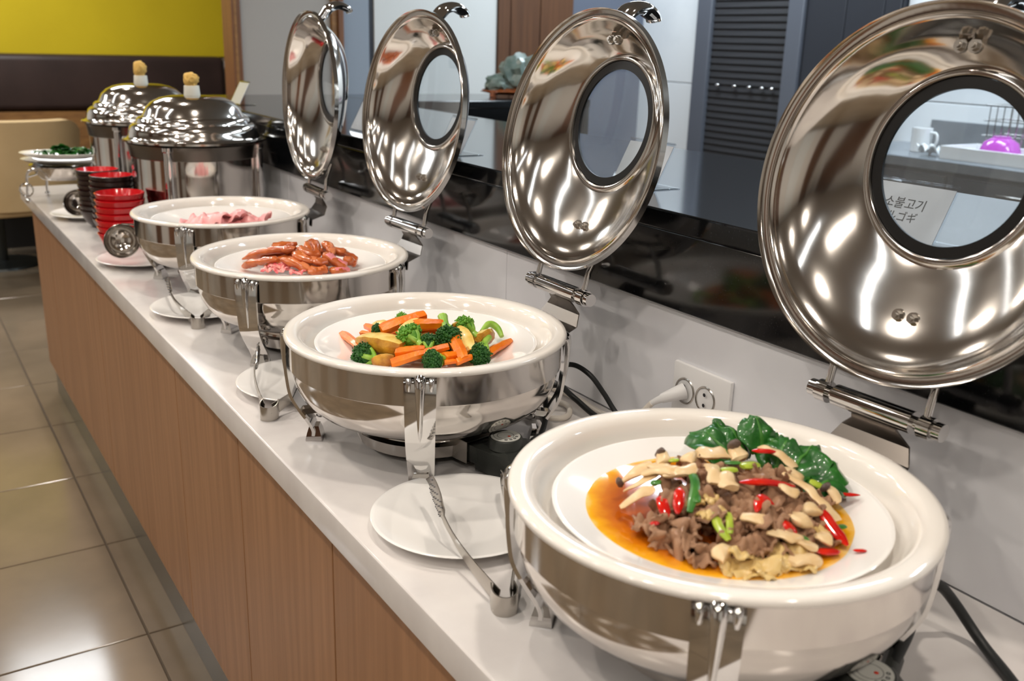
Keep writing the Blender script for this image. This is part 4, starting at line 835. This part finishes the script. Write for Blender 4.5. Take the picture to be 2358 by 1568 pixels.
obj('cup', lathe([(0.0, 0.0), (0.036, 0.0), (0.040, 0.004), (0.041, 0.098), (0.0385, 0.099), (0.037, 0.008), (0.0, 0.006)], 40), 'cup_white', mg)
obj('handle', tube(smooth_path([(0.0, -0.039, 0.082), (0.0, -0.066, 0.078), (0.0, -0.072, 0.05), (0.0, -0.06, 0.026), (0.0, -0.038, 0.02)], 5), 0.0055, 10), 'cup_white', mg)
tag(obj('crumpled_towel', crumple(0.055, 91, 3.5, 0.45, 0.45, 0.7, nu=20, nv=16, thick=0.003), 'cup_white', None, (3.12, 1.615, KT + 0.028), angle=60), 'crumpled white cloth beside the mug', 'cloth')
tr = thing('white_tray', 'white rectangular tray holding a purple bowl', 'tray', (3.2, 1.335, KT))
obj('tray_base', box2(-0.12, 0.12, -0.2, 0.2, 0.0, 0.006, 0.002, 1), 'cup_white', tr)
for a in ((-0.12, -0.112, -0.2, 0.2), (0.112, 0.12, -0.2, 0.2), (-0.112, 0.112, -0.2, -0.192), (-0.112, 0.112, 0.192, 0.2)): obj('tray_side', box2(a[0], a[1], a[2], a[3], 0.004, 0.05, 0.002, 1), 'cup_white', tr)
tag(obj('purple_bowl', lathe([(0.074, 0.0), (0.078, 0.0), (0.076, 0.03), (0.062, 0.068), (0.034, 0.085), (0.032, 0.092), (0.0, 0.092), (0.0, 0.088), (0.03, 0.08), (0.058, 0.063), (0.072, 0.03)], 40), 'purple', None, (3.2, 1.36, KT + 0.0062)), 'shiny purple bowl turned upside down in the white tray', 'bowl')
wb = thing('wire_basket', 'silver wire dish rack behind the purple bowl', 'rack', (3.46, 1.34, KT))
for q in range(14): obj('wire', tube([(-0.09, -0.2 + q * 0.03, 0.2), (-0.09, -0.2 + q * 0.03, 0.006), (0.07, -0.2 + q * 0.03, 0.006), (0.07, -0.2 + q * 0.03, 0.2)], 0.0022, 6), 'chrome', wb)
for z in (0.006, 0.08, 0.14, 0.2): obj('rail', tube([(-0.09, -0.21, z), (-0.09, 0.21, z), (0.07, 0.21, z), (0.07, -0.21, z), (-0.09, -0.21, z)], 0.003, 6), 'chrome', wb)
# bench by the yellow wall
bn = thing('banquette_bench', 'long dark brown leather bench against the yellow wall', 'bench', (-0.6, YF - 0.03, 0))
obj('backrest', box2(-2.2, 2.36, -0.13, 0.0, 0.82, Z0 + 0.405, 0.045, 5), 'leather', bn)
obj('seat', box2(-2.2, 2.36, -0.62, -0.132, 0.36, 0.47, 0.03, 4), 'leather', bn)
obj('back_board', box2(-2.2, 2.36, -0.11, -0.0, 0.55, 0.815, 0.003, 1), 'wood_light', bn)
obj('base', box2(-2.2, 2.36, -0.55, -0.0, 0.0, 0.355), 'dark_void', bn, angle=0)
obj('lower_back', box2(-2.2, 2.36, -0.10, -0.0, 0.4705, 0.549), 'dark_void', bn, angle=0)
# chair standing with its back to the buffet
ch = thing('dining_chair', 'beige upholstered chair with thin dark metal legs', 'chair', (0.16, 5.02, 0), 0.12)
def shell(u, v):
    x = (u - 0.5) * 0.60; e = max(0, abs(u - 0.5) - 0.32) / 0.18
    z = 0.44 + v * 0.46 - 0.06 * e ** 3 * v
    return (x * (1 - 0.04 * (1 - v)), -0.23 - 0.07 * v + 0.16 * (abs(u - 0.5) * 2) ** 3, z)
obj('backrest', sheet(shell, 24, 12, 0.045), 'fabric', ch, angle=60)
obj('seat', box2(-0.26, 0.26, -0.22, 0.25, 0.40, 0.47, 0.03, 4), 'fabric', ch)
for x in (-0.21, 0.21):
    for y in (-0.2, 0.2): obj('leg', tube([(x, y, 0.41), (x * 1.12, y * 1.12, 0.0)], lambda t: 0.013 - 0.004 * t, 12), 'leg_metal', ch)
tb = thing('side_table', 'dark dining table standing between the chair and the bench', 'table', (0.1, 5.62, 0))
obj('table_top', box2(-0.4, 0.4, -0.3, 0.2, 0.70, 0.73, 0.004, 1), 'dark_void', tb)
obj('pedestal', cyl((0, -0.05, 0.02), (0, -0.05, 0.70), 0.035, 20), 'leg_metal', tb)
obj('foot_plate', lathe([(0.0, 0.0), (0.22, 0.0), (0.215, 0.012), (0.04, 0.025), (0.0, 0.025)], 40), 'leg_metal', tb, (0, -0.05, 0))
